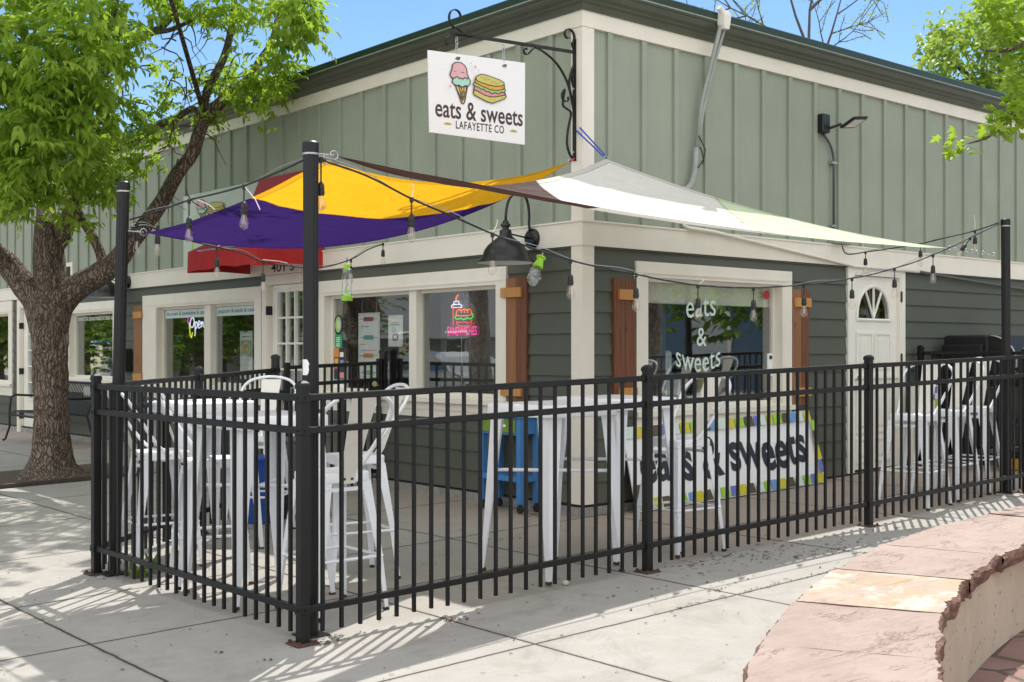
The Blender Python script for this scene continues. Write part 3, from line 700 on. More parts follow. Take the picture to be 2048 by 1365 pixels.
# window A: menu board, flyer, stickers, posters, neon
o = sheet('menu_board', 'framed white menu board hanging in the big front window', 'menu board', 'L', 3.04, 3.43, 1.05, 1.72, -.112, M['creampt'])
b = MB(); b.wbox('L', 3.06, 3.41, 1.07, 1.70, -.111, -.108); b.build('menu_sheet', M['paper'], o)
F = Flat((.1075, 3.41, 1.07), LX, ZZ, 1)
for z, m_ in ((.585, 'maroon'), (.40, 'teal'), (.215, 'orange'), (.045, 'sage')):
    F.line([(.02, z), (.33, z)], .004, M['ink']); F.poly([(.09, z-.022), (.26, z-.022), (.27, z), (.26, z+.022), (.09, z+.022), (.08, z)], M[m_])
for z, a, c, m_ in ((.51, .05, .18, 'peri'), (.33, .03, .13, 'orange'), (.27, .03, .16, 'peri'), (.27, .19, .31, 'ham'), (.15, .03, .12, 'orange'), (.15, .14, .25, 'ham'), (.11, .1, .3, 'mint')):
    F.line([(a, z), (c, z)], .006, M[m_])
F.done('printed_panels', o)
for s_ in (3.10, 3.36): b = MB(); b.tube([(.112, s_, 1.72), (.112, s_, 1.90)], .0015, 4); b.build('hanging_wire', M['tie'], o)
o = sheet('flyer', 'white framed flyer with two pictures in the big front window', 'flyer', 'L', 2.64, 2.89, 1.375, 1.685, -.11, M['creampt'])
F = Flat((.1095, 2.88, 1.385), LX, ZZ, 1)
F.poly([(0, 0), (.23, 0), (.23, .29), (0, .29)], M['paper'], 1); F.line([(.05, .225), (.18, .225)], .006, M['ink']); F.line([(.03, .205), (.20, .205)], .006, M['ink'])
F.poly(ell(.09, .155, .042, .03), M['paleg']); F.poly([(.07, .05), (.16, .05), (.17, .09), (.16, .115), (.08, .115), (.065, .09)], M['maroon']); F.poly([(.09, .07), (.14, .07), (.14, .1), (.09, .1)], M['paper'])
F.done('picture', o)
b = MB(); b.poly([(.078, 3.755+.085*math.cos(R(a*15)), 1.607+.105*math.sin(R(a*15))) for a in range(24)]); o = b.build('sticker', M['navy']); tag(o, 'round dark sticker with pale disc, upper of two in the big window corner', 'sticker')
F = Flat((.0765, 3.84, 1.50), LX, ZZ, 1); F.poly(ell(.085, .107, .06, .085), M['sage']); F.poly(ell(.085, .107, .05, .07, 60, 300), M['lime']); F.poly(ell(.095, .107, .035, .05), M['paleg']); F.done('printed_disc', o)
b = MB(); b.poly([(.078, 3.755+.075*math.cos(R(a*15)), 1.435+.10*math.sin(R(a*15))) for a in range(24)]); o = b.build('sticker', M['greend']); tag(o, 'round green sticker, lower of two in the big window corner', 'sticker')
F = Flat((.0765, 3.84, 1.33), LX, ZZ, 1)
for z in (.14, .12, .10, .075, .055): F.line([(.055, z), (.115, z)], .009, M['paper'])
F.done('printed_lines', o)
o = sheet('poster', 'tall colourful event poster low in the big window corner', 'poster', 'L', 3.62, 3.83, .94, 1.36, -.0765, M['orange'])
F = Flat((.0735, 3.83, .94), LX, ZZ, 1)
for i, (x0, x1, z0, z1, m_) in enumerate(((0, .21, 0, .05, 'paper'), (0, .21, .05, .075, 'orange'), (0, .21, .075, .10, 'teal'), (0, .21, .10, .2, 'navy'), (.0, .1, .2, .33, 'maroon'), (.1, .21, .2, .42, 'navy'), (.02, .08, .22, .31, 'yel'), (.12, .19, .25, .30, 'skyb'), (0, .1, .33, .42, 'orange'), (.12, .19, .33, .38, 'paper'), (.11, .2, .11, .17, 'ham'))):
    F.poly([(x0, z0), (x1, z0), (x1, z1), (x0, z1)], M[m_])
F.done('printed_panels', o)
# sandwiches neon sign
o = thing('neon_sign', 'lit sandwiches neon sign with cup and sub in the big window', 'neon sign', (.13, 1.74, 1.5))
def ntube(name, pts, m, r=.005, closed=False):
    pts = smoothpath(pts, 4); b = MB(); b.tube([(.13, 1.955-p[0], 1.46+p[1]) for p in pts], r, 6); return b.build(name, m, o)
b = MB(); bd = [(0, 0), (.46, 0), (.47, .10), (.42, .16), (.40, .28), (.30, .40), (.16, .42), (.07, .34), (.03, .14), (-.01, .1)]
b.prism([(.140, 1.955-x, 1.455+z) for x, z in bd], (.004, 0, 0)); b.build('backing', M['clear'], o)
text('SANDWICHES', 'neon_letters', M['npink'], o, (.128, 1.95, 1.475), LX, ZZ, .44, .085, bold=.012)
ntube('neon_tube', [(.09, .11), (.09, .27), (.085, .27), (.20, .27), (.20, .245)], M['nred'])
ntube('neon_tube', [(.07, .275), (.21, .275), (.20, .30), (.08, .30), (.07, .275)], M['nwhite']); ntube('neon_tube', [(.10, .305), (.11, .33), (.17, .33), (.18, .305)], M['nwhite'])
ntube('neon_tube', [(.135, .335), (.14, .37), (.165, .39)], M['norange'], .007)
ntube('neon_tube', [(.14, .20), (.14, .235), (.18, .255), (.22, .245), (.26, .258), (.30, .245), (.34, .255), (.36, .225), (.34, .20), (.25, .195), (.14, .20)], M['norange'])
for q in (.2, .25, .3): ntube('neon_tube', [(q, .255), (q+.015, .22)], M['norange'], .004)
ntube('neon_tube', [(.12, .20), (.12, .18), (.16, .165), (.20, .175), (.25, .16), (.30, .175), (.35, .165), (.38, .185), (.375, .215)], M['ngreen'])
ntube('neon_tube', [(.14, .145), (.20, .135), (.25, .14), (.32, .13), (.37, .15), (.36, .12), (.33, .105), (.18, .105), (.14, .145)], M['nred'])
b = MB(); b.tube([(.13, 1.74, 1.46), (.13, 1.73, 1.2), (.13, 1.74, .95)], .003, 5); b.build('cable', M['tie'], o)
b = MB(); b.tube([(.13, 1.85, 1.86), (.13, 1.76, 1.93), (.13, 1.70, 1.83)], .0015, 4); b.build('hanging_wire', M['tie'], o)
# open neon sign
o = thing('neon_sign', 'lit script open neon sign with ice cream cone in the left window', 'neon sign', (.13, 7.2, 1.7))
def nt2(pts, m, r=.007): b = MB(); b.tube([(.13, 7.45-p[0], 1.50+p[1]) for p in smoothpath(pts, 4)], r, 6); b.build('neon_tube', m, o)
nt2([(.08, .18), (.04, .20), (.05, .26), (.09, .28), (.09, .33), (.15, .35), (.20, .32), (.20, .26)], M['nmag'])
nt2([(.08, .19), (.10, .06), (.14, .0), (.17, .07)], M['nyel'])
nt2([(.20, .25), (.13, .24), (.10, .17), (.14, .13), (.20, .15), (.22, .21), (.19, .26)], M['nwhite'], .008)
nt2([(.24, .20), (.25, .10), (.24, .02)], M['nwhite']); nt2([(.245, .18), (.29, .20), (.31, .16), (.28, .12), (.25, .13)], M['nwhite'])
nt2([(.33, .155), (.38, .17), (.38, .20), (.35, .21), (.33, .17), (.35, .12), (.40, .135)], M['nwhite']); nt2([(.42, .13), (.425, .20), (.43, .17), (.46, .20), (.475, .14), (.50, .135)], M['nwhite'])
o = sheet('poster', 'tall food poster hanging in the left front window', 'poster', 'L', 5.67, 5.97, 1.0, 1.57, -.11, M['paper'])
F = Flat((.1065, 5.97, 1.0), LX, ZZ, 1)
F.poly([(.02, .27), (.28, .27), (.28, .46), (.02, .46)], M['sage']); F.poly(ell(.15, .35, .12, .085), M['paleg']); F.poly(ell(.15, .355, .09, .06), M['ham']); F.poly(ell(.14, .36, .05, .04), M['crust']); F.poly(ell(.18, .35, .04, .03), M['lettuce'])
F.poly([(0, .545), (.3, .545), (.3, .57), (0, .57)], M['mint']); F.poly([(.1, .55), (.2, .55), (.2, .57), (.1, .57)], M['maroon'])
for z, a, c in ((.50, .06, .24), (.23, .04, .26), (.19, .06, .2), (.16, .06, .24), (.13, .06, .18), (.1, .06, .22)): F.line([(a, z), (c, z)], .008, M['ink'] if z > .4 else M['paleg'])
F.done('picture', o)
# mailbox, small vent box
b = MB(); b.bbox(-.12, -.018, 8.80, 9.03, 1.05, 1.36, .006); o = b.build('mailbox', M['blackm']); tag(o, 'black box mailbox on the wall between shutter and far window', 'mailbox')
b = MB(); b.bbox(-.132, -.121, 8.79, 9.04, 1.27, 1.37, .003); b.build('lid', M['blackm'], o)
b = MB(); b.wbox('L', 10.92, 11.36, 2.39, 2.66, .0, .05); b.cm = 1; b.wbox('L', 11.0, 11.28, 2.44, 2.60, .0505, .053); tag(b.build('wall_vent', [M['trim'], M['blackm']]), 'cream framed vent with dark slot above the far shop window', 'vent')

# ------------------------------------------------------------------ wall sign and awning over the shop door
o = thing('wall_sign', 'long wall sign with ice cream and sandwich art above red awning', 'sign', (0, 5.8, 2.8))
b = MB(); b.wbox('L', 4.0, 7.2, 2.386, 3.27, .02, .03); b.build('panel', M['paleg'], o)
F = Flat((-.0302, 7.2, 2.386), LX, ZZ, 1)
F.poly([(1.95, .884), (3.2, .884), (3.2, 0), (1.2, 0)], M['sred'])
F.line([(.26, .02), (.26, .30), (.5, .45), (.8, .5)], .03, M['lime'])
F.done('swoosh', o); emblem('emblem', o, (-.033, 6.83, 2.86), LX, ZZ, .92, .47)
o = thing('door_awning', 'red fabric awning with folded front over the shop door', 'awning', (0, 4.7, 2.4))
b = MB(); Y0, Y1, X = 3.88, 5.45, -.80
zt, zf, zv = 2.80, 2.43, 2.19
n = 12
front = []; vb = []
for i in range(n+1):
    y = Y0+(Y1-Y0)*i/n; wv_ = .012*math.sin(i*1.7)
    sg_ = math.sin(math.pi*i/n)
    front.append((X+.01*math.sin(i*2.1), y, zf-.03*sg_+.006*math.sin(i*3))); vb.append((X-.012+.03*sg_+wv_*.5, y, zv+.035*sg_+.010*math.sin(i*1.3)))
k = len(b.v)
for i in range(n):
    y0_ = Y0+(Y1-Y0)*i/n; y1_ = Y0+(Y1-Y0)*(i+1)/n
    b.poly([(-.03, y0_, zt), (-.03, y1_, zt), front[i+1], front[i]]); b.poly([front[i], front[i+1], vb[i+1], vb[i]])
for y, fr, v_ in ((Y0, front[0], vb[0]), (Y1, front[-1], vb[-1])):
    b.poly([(-.03, y, zt), fr, v_, (-.40, y+(.02 if y < 5 else -.02), zv+.03), (-.03, y, zv+.02)])
b.build('canopy', M['red'], o)
b = MB(); b.tube([(-.03, Y0+.02, 2.42), (X+.02, Y0+.02, 2.42), (X+.02, Y1-.02, 2.42), (-.03, Y1-.02, 2.42)], .012); b.build('frame', M['galv'], o)

# ------------------------------------------------------------------ gooseneck wall lamps
def make_lamp():
    o = thing('wall_lamp', 'black barn lamp on curved arm near the building corner, beside the big window', 'wall lamp', (-.034, .56, 2.27), 0, 'gooseneck barn lamps on the front wall')
    b = MB(); b.loft([[( x, r_*math.cos(R(15*k)), r_*math.sin(R(15*k))) for k in range(24)] for x, r_ in ((0, .085), (-.02, .085), (-.03, .07), (-.045, .06))]); b.build('mount', M['lampb'], o, world=False)
    pts = [(-.03, 0, .02)]+bz((-.045, 0, .12), (-.03, 0, .38), (-.16, 0, .37), 8)+bz((-.16, 0, .37), (-.30, 0, .36), (-.30, 0, .12), 8)
    b = MB(); b.tube(pts, .0115, 10); b.tube([(-.03, 0, .0), (-.30, 0, .03)], .007, 8); b.build('arm', M['lampb'], o, world=False, smooth=True)
    c = (-.30, 0, 0)
    b = MB(); b.lathe([(.0, .135), (.022, .13), (.028, .11), (.04, .10), (.042, .085), (.028, .078), (.028, .06), (.045, .055), (.050, .035), (.052, .01), (.07, -.01), (.11, -.04), (.15, -.075), (.175, -.11), (.19, -.15), (.205, -.18), (.228, -.20), (.236, -.215)], 36, c); b.build('lamp_shade', M['lampb'], o, smooth='auto', world=False)
    b = MB(); b.lathe([(.0, .0), (.05, .0), (.105, -.045), (.145, -.08), (.17, -.115), (.185, -.155), (.20, -.185), (.224, -.205), (.234, -.216)], 36, c); b.build('reflector', M['lampw'], o, smooth=True, world=False)
    b = MB(); b.lathe([(0, -.02), (.02, -.02), (.03, -.06), (.03, -.09), (0, -.115)], 14, c); b.build('bulb', M['lampw'], o, smooth=True, world=False)
    return o
lamp = make_lamp()
copy_tree(lamp, (-.034, 8.89, 2.27), 0, 'black barn lamp on curved arm behind the tree limb, over the far window')

# ------------------------------------------------------------------ bracket and hanging sign
o = thing('sign_bracket', 'black wrought iron scroll bracket projecting from the building corner', 'bracket', (0, .088, 3.3))
Yb = .062; Z_ = lambda x, z: (x-.028, Yb, z)
def flatbar(b, pts, wdt=.022, th=.007, sub=4):
    pts = smoothpath(pts, sub); rings = []
    for i, p in enumerate(pts):
        q0 = pts[max(0, i-1)]; q1 = pts[min(len(pts)-1, i+1)]; t = Vector((q1[0]-q0[0], 0, q1[1]-q0[1])).normalized(); nn = Vector((-t.z, 0, t.x))
        c = Vector((p[0]-.028, Yb, p[1]))
        rings.append([c+nn*th/2+Vector((0, wdt/2, 0)), c-nn*th/2+Vector((0, wdt/2, 0)), c-nn*th/2-Vector((0, wdt/2, 0)), c+nn*th/2-Vector((0, wdt/2, 0))])
    b.loft(rings)
def spiral(cx, cz, r0, r1, a0, a1, n=12): return [(cx+(r0+(r1-r0)*i/n)*math.cos(R(a0+(a1-a0)*i/n)), cz+(r0+(r1-r0)*i/n)*math.sin(R(a0+(a1-a0)*i/n))) for i in range(n+1)]
b = MB(); b.box(-.036, -.026, Yb-.018, Yb+.018, 2.86, 3.84); b.build('wall_bar', M['iron'], o)
b = MB(); b.tube([Z_(-.005, 3.735), Z_(-1.25, 3.675)], .01, sq=(.022, .022)); b.build('arm', M['iron'], o)
b = MB(); flatbar(b, [(-1.12, 3.685), (-1.20, 3.72)]+spiral(-1.20, 3.80, .085, .03, -100, -380, 14)); b.build('scroll', M['iron'], o)
b = MB(); flatbar(b, [(-1.05, 3.675), (-1.20, 3.67), (-1.27, 3.65), (-1.30, 3.61), (-1.285, 3.575)]); b.build('scroll', M['iron'], o)
b = MB(); flatbar(b, spiral(-.52, 3.665, .01, .035, 30, 330, 10)+[(-.42, 3.70), (-.30, 3.67), (-.18, 3.60), (-.08, 3.48), (-.03, 3.34), (-.005, 3.22)]); b.build('brace', M['iron'], o)
b = MB(); flatbar(b, [(-.005, 3.65), (-.06, 3.50), (-.045, 3.40), (-.01, 3.3)]); flatbar(b, [(-.005, 3.62), (-.04, 3.55), (-.01, 3.45)]); b.build('brace', M['iron'], o)
b = MB(); flatbar(b, [(-.005, 3.74), (-.03, 3.80)]+spiral(-.07, 3.86, .07, .02, -40, 300, 14)); b.build('scroll', M['iron'], o)
b = MB(); flatbar(b, spiral(-.09, 3.36, .015, .06, 20, -250, 14)[::1]+[(-.13, 3.30), (-.09, 3.27), (-.04, 3.24), (-.07, 3.12), (-.085, 3.0), (-.06, 2.92), (-.015, 2.87)]); b.build('scroll', M['iron'], o)
for z in (3.74, 3.44, 2.93): b = MB(); b.tube([(-.03, Yb, z), (-.043, Yb, z)], .009, 8); b.build('screw', M['galv'], o)
# sign
sg = thing('hanging_sign', 'white hanging sign with ice cream, sandwich and shop lettering', 'hanging sign', (-1.03, .062, 3.2))
TL = Vector((-1.493, .062, 3.513)); TR = Vector((-.562, .062, 3.565)); BR = Vector((-.566, .062, 2.93)); BL = Vector((-1.478, .062, 2.920))
b = MB(); b.prism([p-Vector((0, .006, 0)) for p in (TL, TR, BR, BL)], (0, .012, 0)); b.build('panel', M['signw'], sg)
sxd = (BR-BL+TR-TL).normalized(); syd = Vector((0, 0, 1))
SO = Vector((BL.x, .0555, BL.z)); W = .93
def sp(u, v_, d=0): return SO+sxd*(u*W)+syd*(v_*.62)-Vector((0, d, 0))
emblem('emblem', sg, sp(.175, .335), sxd, syd, .655, .67)
text('eats & sweets', 'lettering', M['brown'], sg, sp(.05, .19), sxd, syd, .845, .135, bold=.014)
text('LAFAYETTE CO', 'lettering', M['ink'], sg, sp(.255, .075), sxd, syd, .465, .060, bold=.012, space=1.12)
F = Flat(sp(0, 0), sxd, syd, 1)
for x in (.12, .755): F.poly([(x, .075), (x+.03, .085), (x+.06, .085), (x+.085, .073), (x+.05, .065), (x+.02, .067)], M['gold'])
F.done('ornament', sg)
for u in (.27, .755):
    p = sp(u, .93); c = MB(); zt_ = 3.72+(p.x+.03)*.05
    c.tube([(p.x, .05, p.z-.012), (p.x, .048, p.z-.014)], .02, 16); c.build('washer', M['galv'], sg)
    z = p.z; k = 0
    while z < zt_-.02:
        c = MB(); a = .011; h = .03
        ring = [(p.x+(a*math.cos(t) if k % 2 == 0 else 0), .062+(a*math.cos(t) if k % 2 else 0), z+h*.5*math.sin(t)+h*.4) for t in [2*math.pi*i/12 for i in range(13)]]
        c.tube(ring, .003, 5); c.build('chain_link', M['galv'], sg); z += h*.82; k += 1

# ------------------------------------------------------------------ flood light, conduits, mast
o = thing('flood_light', 'black flat flood light on the upper side wall with conduit', 'flood light', (3.2, 0, 3.5))
b = MB(); b.bbox(3.13, 3.25, -.09, -.0, 3.45, 3.63, .008); b.build('junction_box', M['lampb'], o)
fl = Matrix.Translation((3.42, -.24, 3.555)) @ Matrix.Rotation(R(-8), 4, 'Y') @ Matrix.Rotation(R(-24), 4, 'X')
b = MB(); b.bbox(-.125, .125, -.10, .10, -.012, .012, .012); b.v = [tuple(fl @ Vector(v)) for v in b.v]; b.build('lamp_head', M['lampb'], o)
b = MB(); b.box(-.085, .085, -.065, .065, -.016, -.0125); b.v = [tuple(fl @ Vector(v)) for v in b.v]; b.build('lens', M['lampw'], o)
b = MB(); b.tube([(3.26, -.06, 3.50), (3.33, -.16, 3.54)], .014, 8); b.build('knuckle', M['lampb'], o)
b = MB(); b.tube(bz((3.22, -.03, 3.44), (3.38, -.03, 3.36), (3.385, -.035, 3.2), 8)+[(3.385, -.035, 2.39)], .0125, 8); b.build('conduit', M['darkgray'], o, smooth=True)
for z in (3.18, 2.56): b = MB(); b.box(3.34, 3.42, -.052, -.0, z-.012, z+.012); b.build('clamp', M['galv'], o)
o = thing('service_mast', 'worn grey electrical service pipes with hood rising past the gutter', 'service mast', (1.3, 0, 2.7))
b = MB(); b.tube([(1.47, -.20, 4.16), (1.44, -.14, 3.9), (1.37, -.07, 3.5), (1.31, -.06, 3.1)], .019, 8); b.build('pipe', M['gray'], o, smooth=True)
b = MB(); b.tube([(1.53, -.20, 4.16), (1.47, -.15, 3.9), (1.40, -.08, 3.5), (1.36, -.07, 3.3), (1.32, -.08, 3.1)], .014, 8); b.build('pipe', M['gray'], o, smooth=True)
b = MB(); b.tube([(1.31, -.06, 3.1)]+bz((1.30, -.06, 2.95), (1.27, -.06, 2.74), (1.19, -.03, 2.73), 8)+[(1.18, .0, 2.74)], .027, 10); b.build('elbow', M['gray'], o, smooth=True)
b = MB(); b.loft([[(1.50+a*x, -.21+b_*y, z) for x, y in ((-1, -1), (1, -1), (1, 1), (-1, 1))] for a, b_, z in ((.033, .033, 4.13), (.040, .038, 4.17), (.046, .044, 4.25), (.03, .03, 4.29))]); b.tube([(1.49, -.21, 4.27), (1.42, -.22, 4.305)], .024, 8); b.build('weather_hood', M['creampt'], o)
b = MB(); b.tube([(1.33, -.09, 3.1), (1.35, -.11, 3.0), (1.30, -.09, 2.92)], .006, 6); b.tube([(1.31, -.09, 3.2), (1.36, -.12, 3.08), (1.35, -.1, 2.95)], .005, 6); b.build('loose_cable', M['cord'], o)
o = thing('wall_conduit', 'thin painted conduit running along the belt board of the side wall', 'conduit', (1.18, 0, 2.4))
b = MB(); b.tube([(1.18, -.02, 2.73), (1.18, -.03, 2.42), (1.20, -.07, 2.395), (1.5, -.07, 2.385), (2.46, -.055, 2.30), (3.71, -.055, 2.18), (4.9, -.055, 2.175)], .016, 8); b.build('cream_section', M['trim'], o, smooth=True)
b = MB(); b.tube([(4.9, -.055, 2.175), (6.0, -.05, 2.12), (7.4, -.05, 2.06), (9, -.05, 2.0)], .0165, 8); b.build('green_section', M['lap'], o, smooth=True)
b = MB(); b.bbox(3.34, 3.62, -.09, -.0, 2.387, 2.43, .006); tag(b.build('junction_box', M['gray']), 'grey junction box on the ledge above the side door', 'junction box')

# ------------------------------------------------------------------ fences
RAILZ = (1.195, 1.035, .165)
def fence_run(o, a, b_, npk, post_a=True, post_b=True, top=1.215, sgn=1, two=False):
    """panel from a to b (xy), follows the ground"""
    a = Vector(a); b_ = Vector(b_); d = b_-a; L = d.length; t = d/L
    za = gz(a.x)+(a.z if len(a) > 2 else 0); zb = gz(b_.x)
    T = Vector((t.x, t.y, 0)); N = Vector((-t.y, t.x, 0))
    def bar(c0, c1, w_, h_, name, m=M['black']):
        q = MB(); q.loft([[c+N*x*w_/2+Vector((0, 0, y*h_/2)) for x, y in ((-1, -.8), (-.8, -1), (.8, -1), (1, -.8), (1, .8), (.8, 1), (-.8, 1), (-1, .8))] for c in (c0, c1)]); return q.build(name, m, o)
    for z in ((top-.02), top-.18, .165):
        bar(Vector((a.x, a.y, za+z))+T*.026, Vector((b_.x, b_.y, zb+z))-T*.026, .030, .034, 'rail')
    for i in range(npk):
        s_ = .112+(L-.224)*i/(npk-1) if npk > 1 else L/2
        z = za+(zb-za)*s_/L; c = Vector((a.x, a.y, 0))+T*(s_+random.uniform(-.002, .002)); lean = T*random.uniform(-.003, .003)
        q = MB(); q.loft([[c+T*x*.0085+N*y*.0085+Vector((0, 0, zz)) for x, y in ((-1, -1), (1, -1), (1, 1), (-1, 1))] for zz in (z+.045+random.uniform(-.003, .003), z+top-.004)]); q.build('picket', M['black'], o)
    return za, zb
def fence_post(o, x, y, rz=0, h=1.262, w_=.0255, plate=True, rusty=True):
    z = gz(x); m = Matrix.Translation((x, y, z)) @ Matrix.Rotation(rz, 4, 'Z')
    q = MB(); q.bbox(-w_, w_, -w_, w_, .006, h-.02, .003); q.v = [tuple(m @ Vector(v)) for v in q.v]; p = q.build('post', M['black'], o)
    q = MB(); e = w_+.003; q.loft([[(x_*r_, y_*r_, zz) for x_, y_ in ((-1, -1), (1, -1), (1, 1), (-1, 1))] for r_, zz in ((e, h-.024), (e, h-.006), (e*.85, h+.004), (e*.45, h+.014), (.003, h+.017))]); q.v = [tuple(m @ Vector(v)) for v in q.v]; q.build('cap', M['black'], p)
    if plate:
        q = MB(); q.bbox(-.062, .062, -.062, .062, .0, .009, .003); q.cm = 1
        for cx in (-.045, .045):
            for cy in (-.045, .045): q.tube([(cx, cy, .009), (cx, cy, .022)], .009, 6)
        q.v = [tuple(m @ Vector(v)) for v in q.v]; q.build('base_plate', [M['rust'], M['rust']], p)
    for zz in (1.195, 1.035, .165):
        q = MB(); q.bbox(-w_-.004, w_+.004, -w_-.004, w_+.004, zz-.022, zz+.022, .003)
        for a_ in (0, 90, 180, 270):
            c_, s_ = math.cos(R(a_)), math.sin(R(a_)); q.tube([((w_+.003)*c_-.0*s_, (w_+.003)*s_, zz), ((w_+.009)*c_, (w_+.009)*s_, zz)], .006, 8)
        q.v = [tuple(m @ Vector(v)) for v in q.v]; q.build('bracket', M['black'], p)
    return p
PX = [(-3.665, -1.86), (-1.235, -1.862), (1.165, -1.864), (3.60, -1.866), (6.03, -1.868)]
fr = thing('metal_fence', 'long black picket fence along the patio facing the pavement', 'fence', (-3.665, -1.86, gz(-3.665)))
for i in range(4): fence_run(fr, PX[i], PX[i+1], 21)
for i in range(5): fence_post(fr, *PX[i])
LP = (-3.72, .60)
lf = thing('metal_fence', 'short black picket fence at the left end of the patio', 'fence', (-3.7, -.6, gz(-3.7)))
fence_run(lf, (PX[0][0], PX[0][1]), LP, 21); fence_post(lf, *LP)
# back diagonal fence to the gate
def cam2w(px, dep): p = P(px, 702, dep); return (p.x, p.y)
MP = cam2w(397.5, 9.1); HP = cam2w(551, 10.65); GP = cam2w(574, 10.7); GE = cam2w(758, 11.72); WP = cam2w(767, 11.78)
bf = thing('metal_fence', 'black picket fence running back behind the tables to the gate', 'fence', (MP[0], MP[1], gz(MP[0])))
fence_run(bf, LP, MP, 15); fence_run(bf, MP, HP, 14); fence_post(bf, *MP, rz=R(40)); fence_post(bf, *HP, rz=R(40), h=1.32, w_=.03)
gt = thing('patio_gate', 'black picket gate with round knob in front of the shop door', 'gate', (GP[0], GP[1], gz(GP[0])))
fence_run(gt, GP, GE, 12, top=1.235)
for q_ in (GP, GE):
    b = MB(); b.bbox(q_[0]-.022, q_[0]+.022, q_[1]-.022, q_[1]+.022, gz(q_[0])+.06, gz(q_[0])+1.26, .003); b.build('stile', M['black'], gt)
b = MB(); kx, ky = cam2w(748, 11.66); b.box(kx-.06, kx+.06, ky-.012, ky+.012, .86, 1.04); b.build('lock_plate', M['black'], gt)
b = MB(); pp = P(752, 768, 11.60); 
b.tube([pp, pp+Vector((-.05, -.05, 0))], [.034, .026], 12); b.build('knob', M['brass'], gt, smooth='auto')
b = MB(); q_ = P(566, 785, 10.6); b.bbox(q_.x-.05, q_.x+.06, q_.y-.02, q_.y+.02, q_.z-.02, q_.z+.02); b.build('hinge', M['black'], gt)
gp = thing('gate_post', 'tall black post against the front wall at the gate latch', 'post', (WP[0], WP[1], gz(WP[0]))); fence_post(gp, *WP, rz=R(20), h=1.335, w_=.03, plate=False)
# rear fence at the right of the side door
rf_ = thing('metal_fence', 'black picket fence section beside the side door', 'fence', (4.86, -.08, gz(4.86)))
fence_run(rf_, (4.86, -.12), (4.86, -1.80), 13); fence_post(rf_, 4.86, -.10)

# ------------------------------------------------------------------ tall poles
def pole(base, topp, label, r_=.0385):
    base = Vector(base); topp = Vector(topp)
    o = thing('shade_pole', label, 'pole', base, 0, 'tall black poles holding the shade sails')
    b = MB(); d = topp-base; n = 32
    def rad(j): return r_*(1-(.06 if j % 4 == 0 else 0))
    b.loft([[base+d*t+Vector((rad(j)*math.cos(2*math.pi*j/n), rad(j)*math.sin(2*math.pi*j/n), 0)) for j in range(n)] for t in (0.003, 1)]); b.build('tube', M['black'], o)
    b = MB(); b.lathe([(r_+.003, -.05), (r_+.003, .0), (r_-.006, .008), (0, .01)], 24, topp); b.build('cap', M['black'], o, smooth='auto')
    b = MB(); b.lathe([(r_+.002, -.062), (r_+.0045, -.06), (r_+.0045, -.052), (r_+.002, -.05)], 24, topp); b.build('band', M['galv'], o)
    b = MB(); b.bbox(base.x-.07, base.x+.07, base.y-.07, base.y+.07, base.z, base.z+.008, .002); b.build('base_plate', M['iron'], o)
    return o
p1b = Vector((-3.545, -1.735, gz(-3.545))); p1t = Vector((-3.545, -1.735, 2.372))
po1 = pole(p1b, p1t, 'tall black pole behind the fence corner post nearest the viewer')
b = MB(); pts = []
for i in range(18):
    a = R(130+100*i/17); pts.append(a)
# peeled white sticker on the pole: facing the camera side
n_ = 14; ang0 = math.atan2(CAMPOS.y-p1b.y, CAMPOS.x-p1b.x)
rings = []
for i in range(n_+1):
    z = 1.292-.078*i/n_
    wr = -1.45+1.45-.28+.14*noise.noise(Vector((i*1.1, 5, 0)))-.25*(abs(i-n_/2)/(n_/2))**4
    rings.append([(p1b.x+.0405*math.cos(ang0+a), p1b.y+.0405*math.sin(ang0+a), z) for a in [-1.4+(1.45+wr)*k/6 for k in range(7)]])
b.loft(rings, cap=False, close=False); tag(b.build('sticker', M['paper'], keep=True), 'torn white paper sticker stuck on the near tall pole', 'sticker')
p2b = P(228, 1140, 7.62); p2b.z = gz(p2b.x); p2t = P(247, 366, 7.6)
pole(p2b, p2t, 'tall black leaning pole at the left end of the fence')
p3b = P(2014, 987, 10.55); p3b.z = gz(p3b.x); p3t = P(2011, 440, 10.5)
pole(p3b, p3t, 'tall black pole at the right behind the stools')

# ------------------------------------------------------------------ shade sails
def tri(A, B, C_, Eab, Ebc, Eca, n=28, fold=None):
    b = MB(); idx = {}; uv = {}
    for i in range(n+1):
        for j in range(n+1-i):
            k = n-i-j; u_, v_, w_ = i/n, j/n, k/n
            p = A*u_*u_+B*v_*v_+C_*w_*w_+Eab*2*u_*v_+Ebc*2*v_*w_+Eca*2*w_*u_
            p = p+Vector((0, 0, 1))*(.030*math.sin(9*u_+4*v_)*u_*v_*w_*14 + .014*math.sin(26*v_+5*w_)*min(u_, .3)*w_*3 + .020*math.sin(38*w_/(1.02-u_ if u_ < 1 else .02))*(max(0, u_-.45))*(1-u_)*3 + .022*math.sin(34*u_/(1.02-v_))*max(0, v_-.5)*(1-v_)*3 + .022*math.sin(30*u_/(1.02-w_))*max(0, w_-.5)*(1-w_)*3)
            idx[(i, j)] = len(b.v); b.v.append(tuple(p)); uv[len(b.v)-1] = (v_, w_)
    for i in range(n):
        for j in range(n-i):
            b.face((idx[(i, j)], idx[(i+1, j)], idx[(i, j+1)]))
            if j < n-i-1: b.face((idx[(i+1, j)], idx[(i+1, j+1)], idx[(i, j+1)]))
    return b, uv
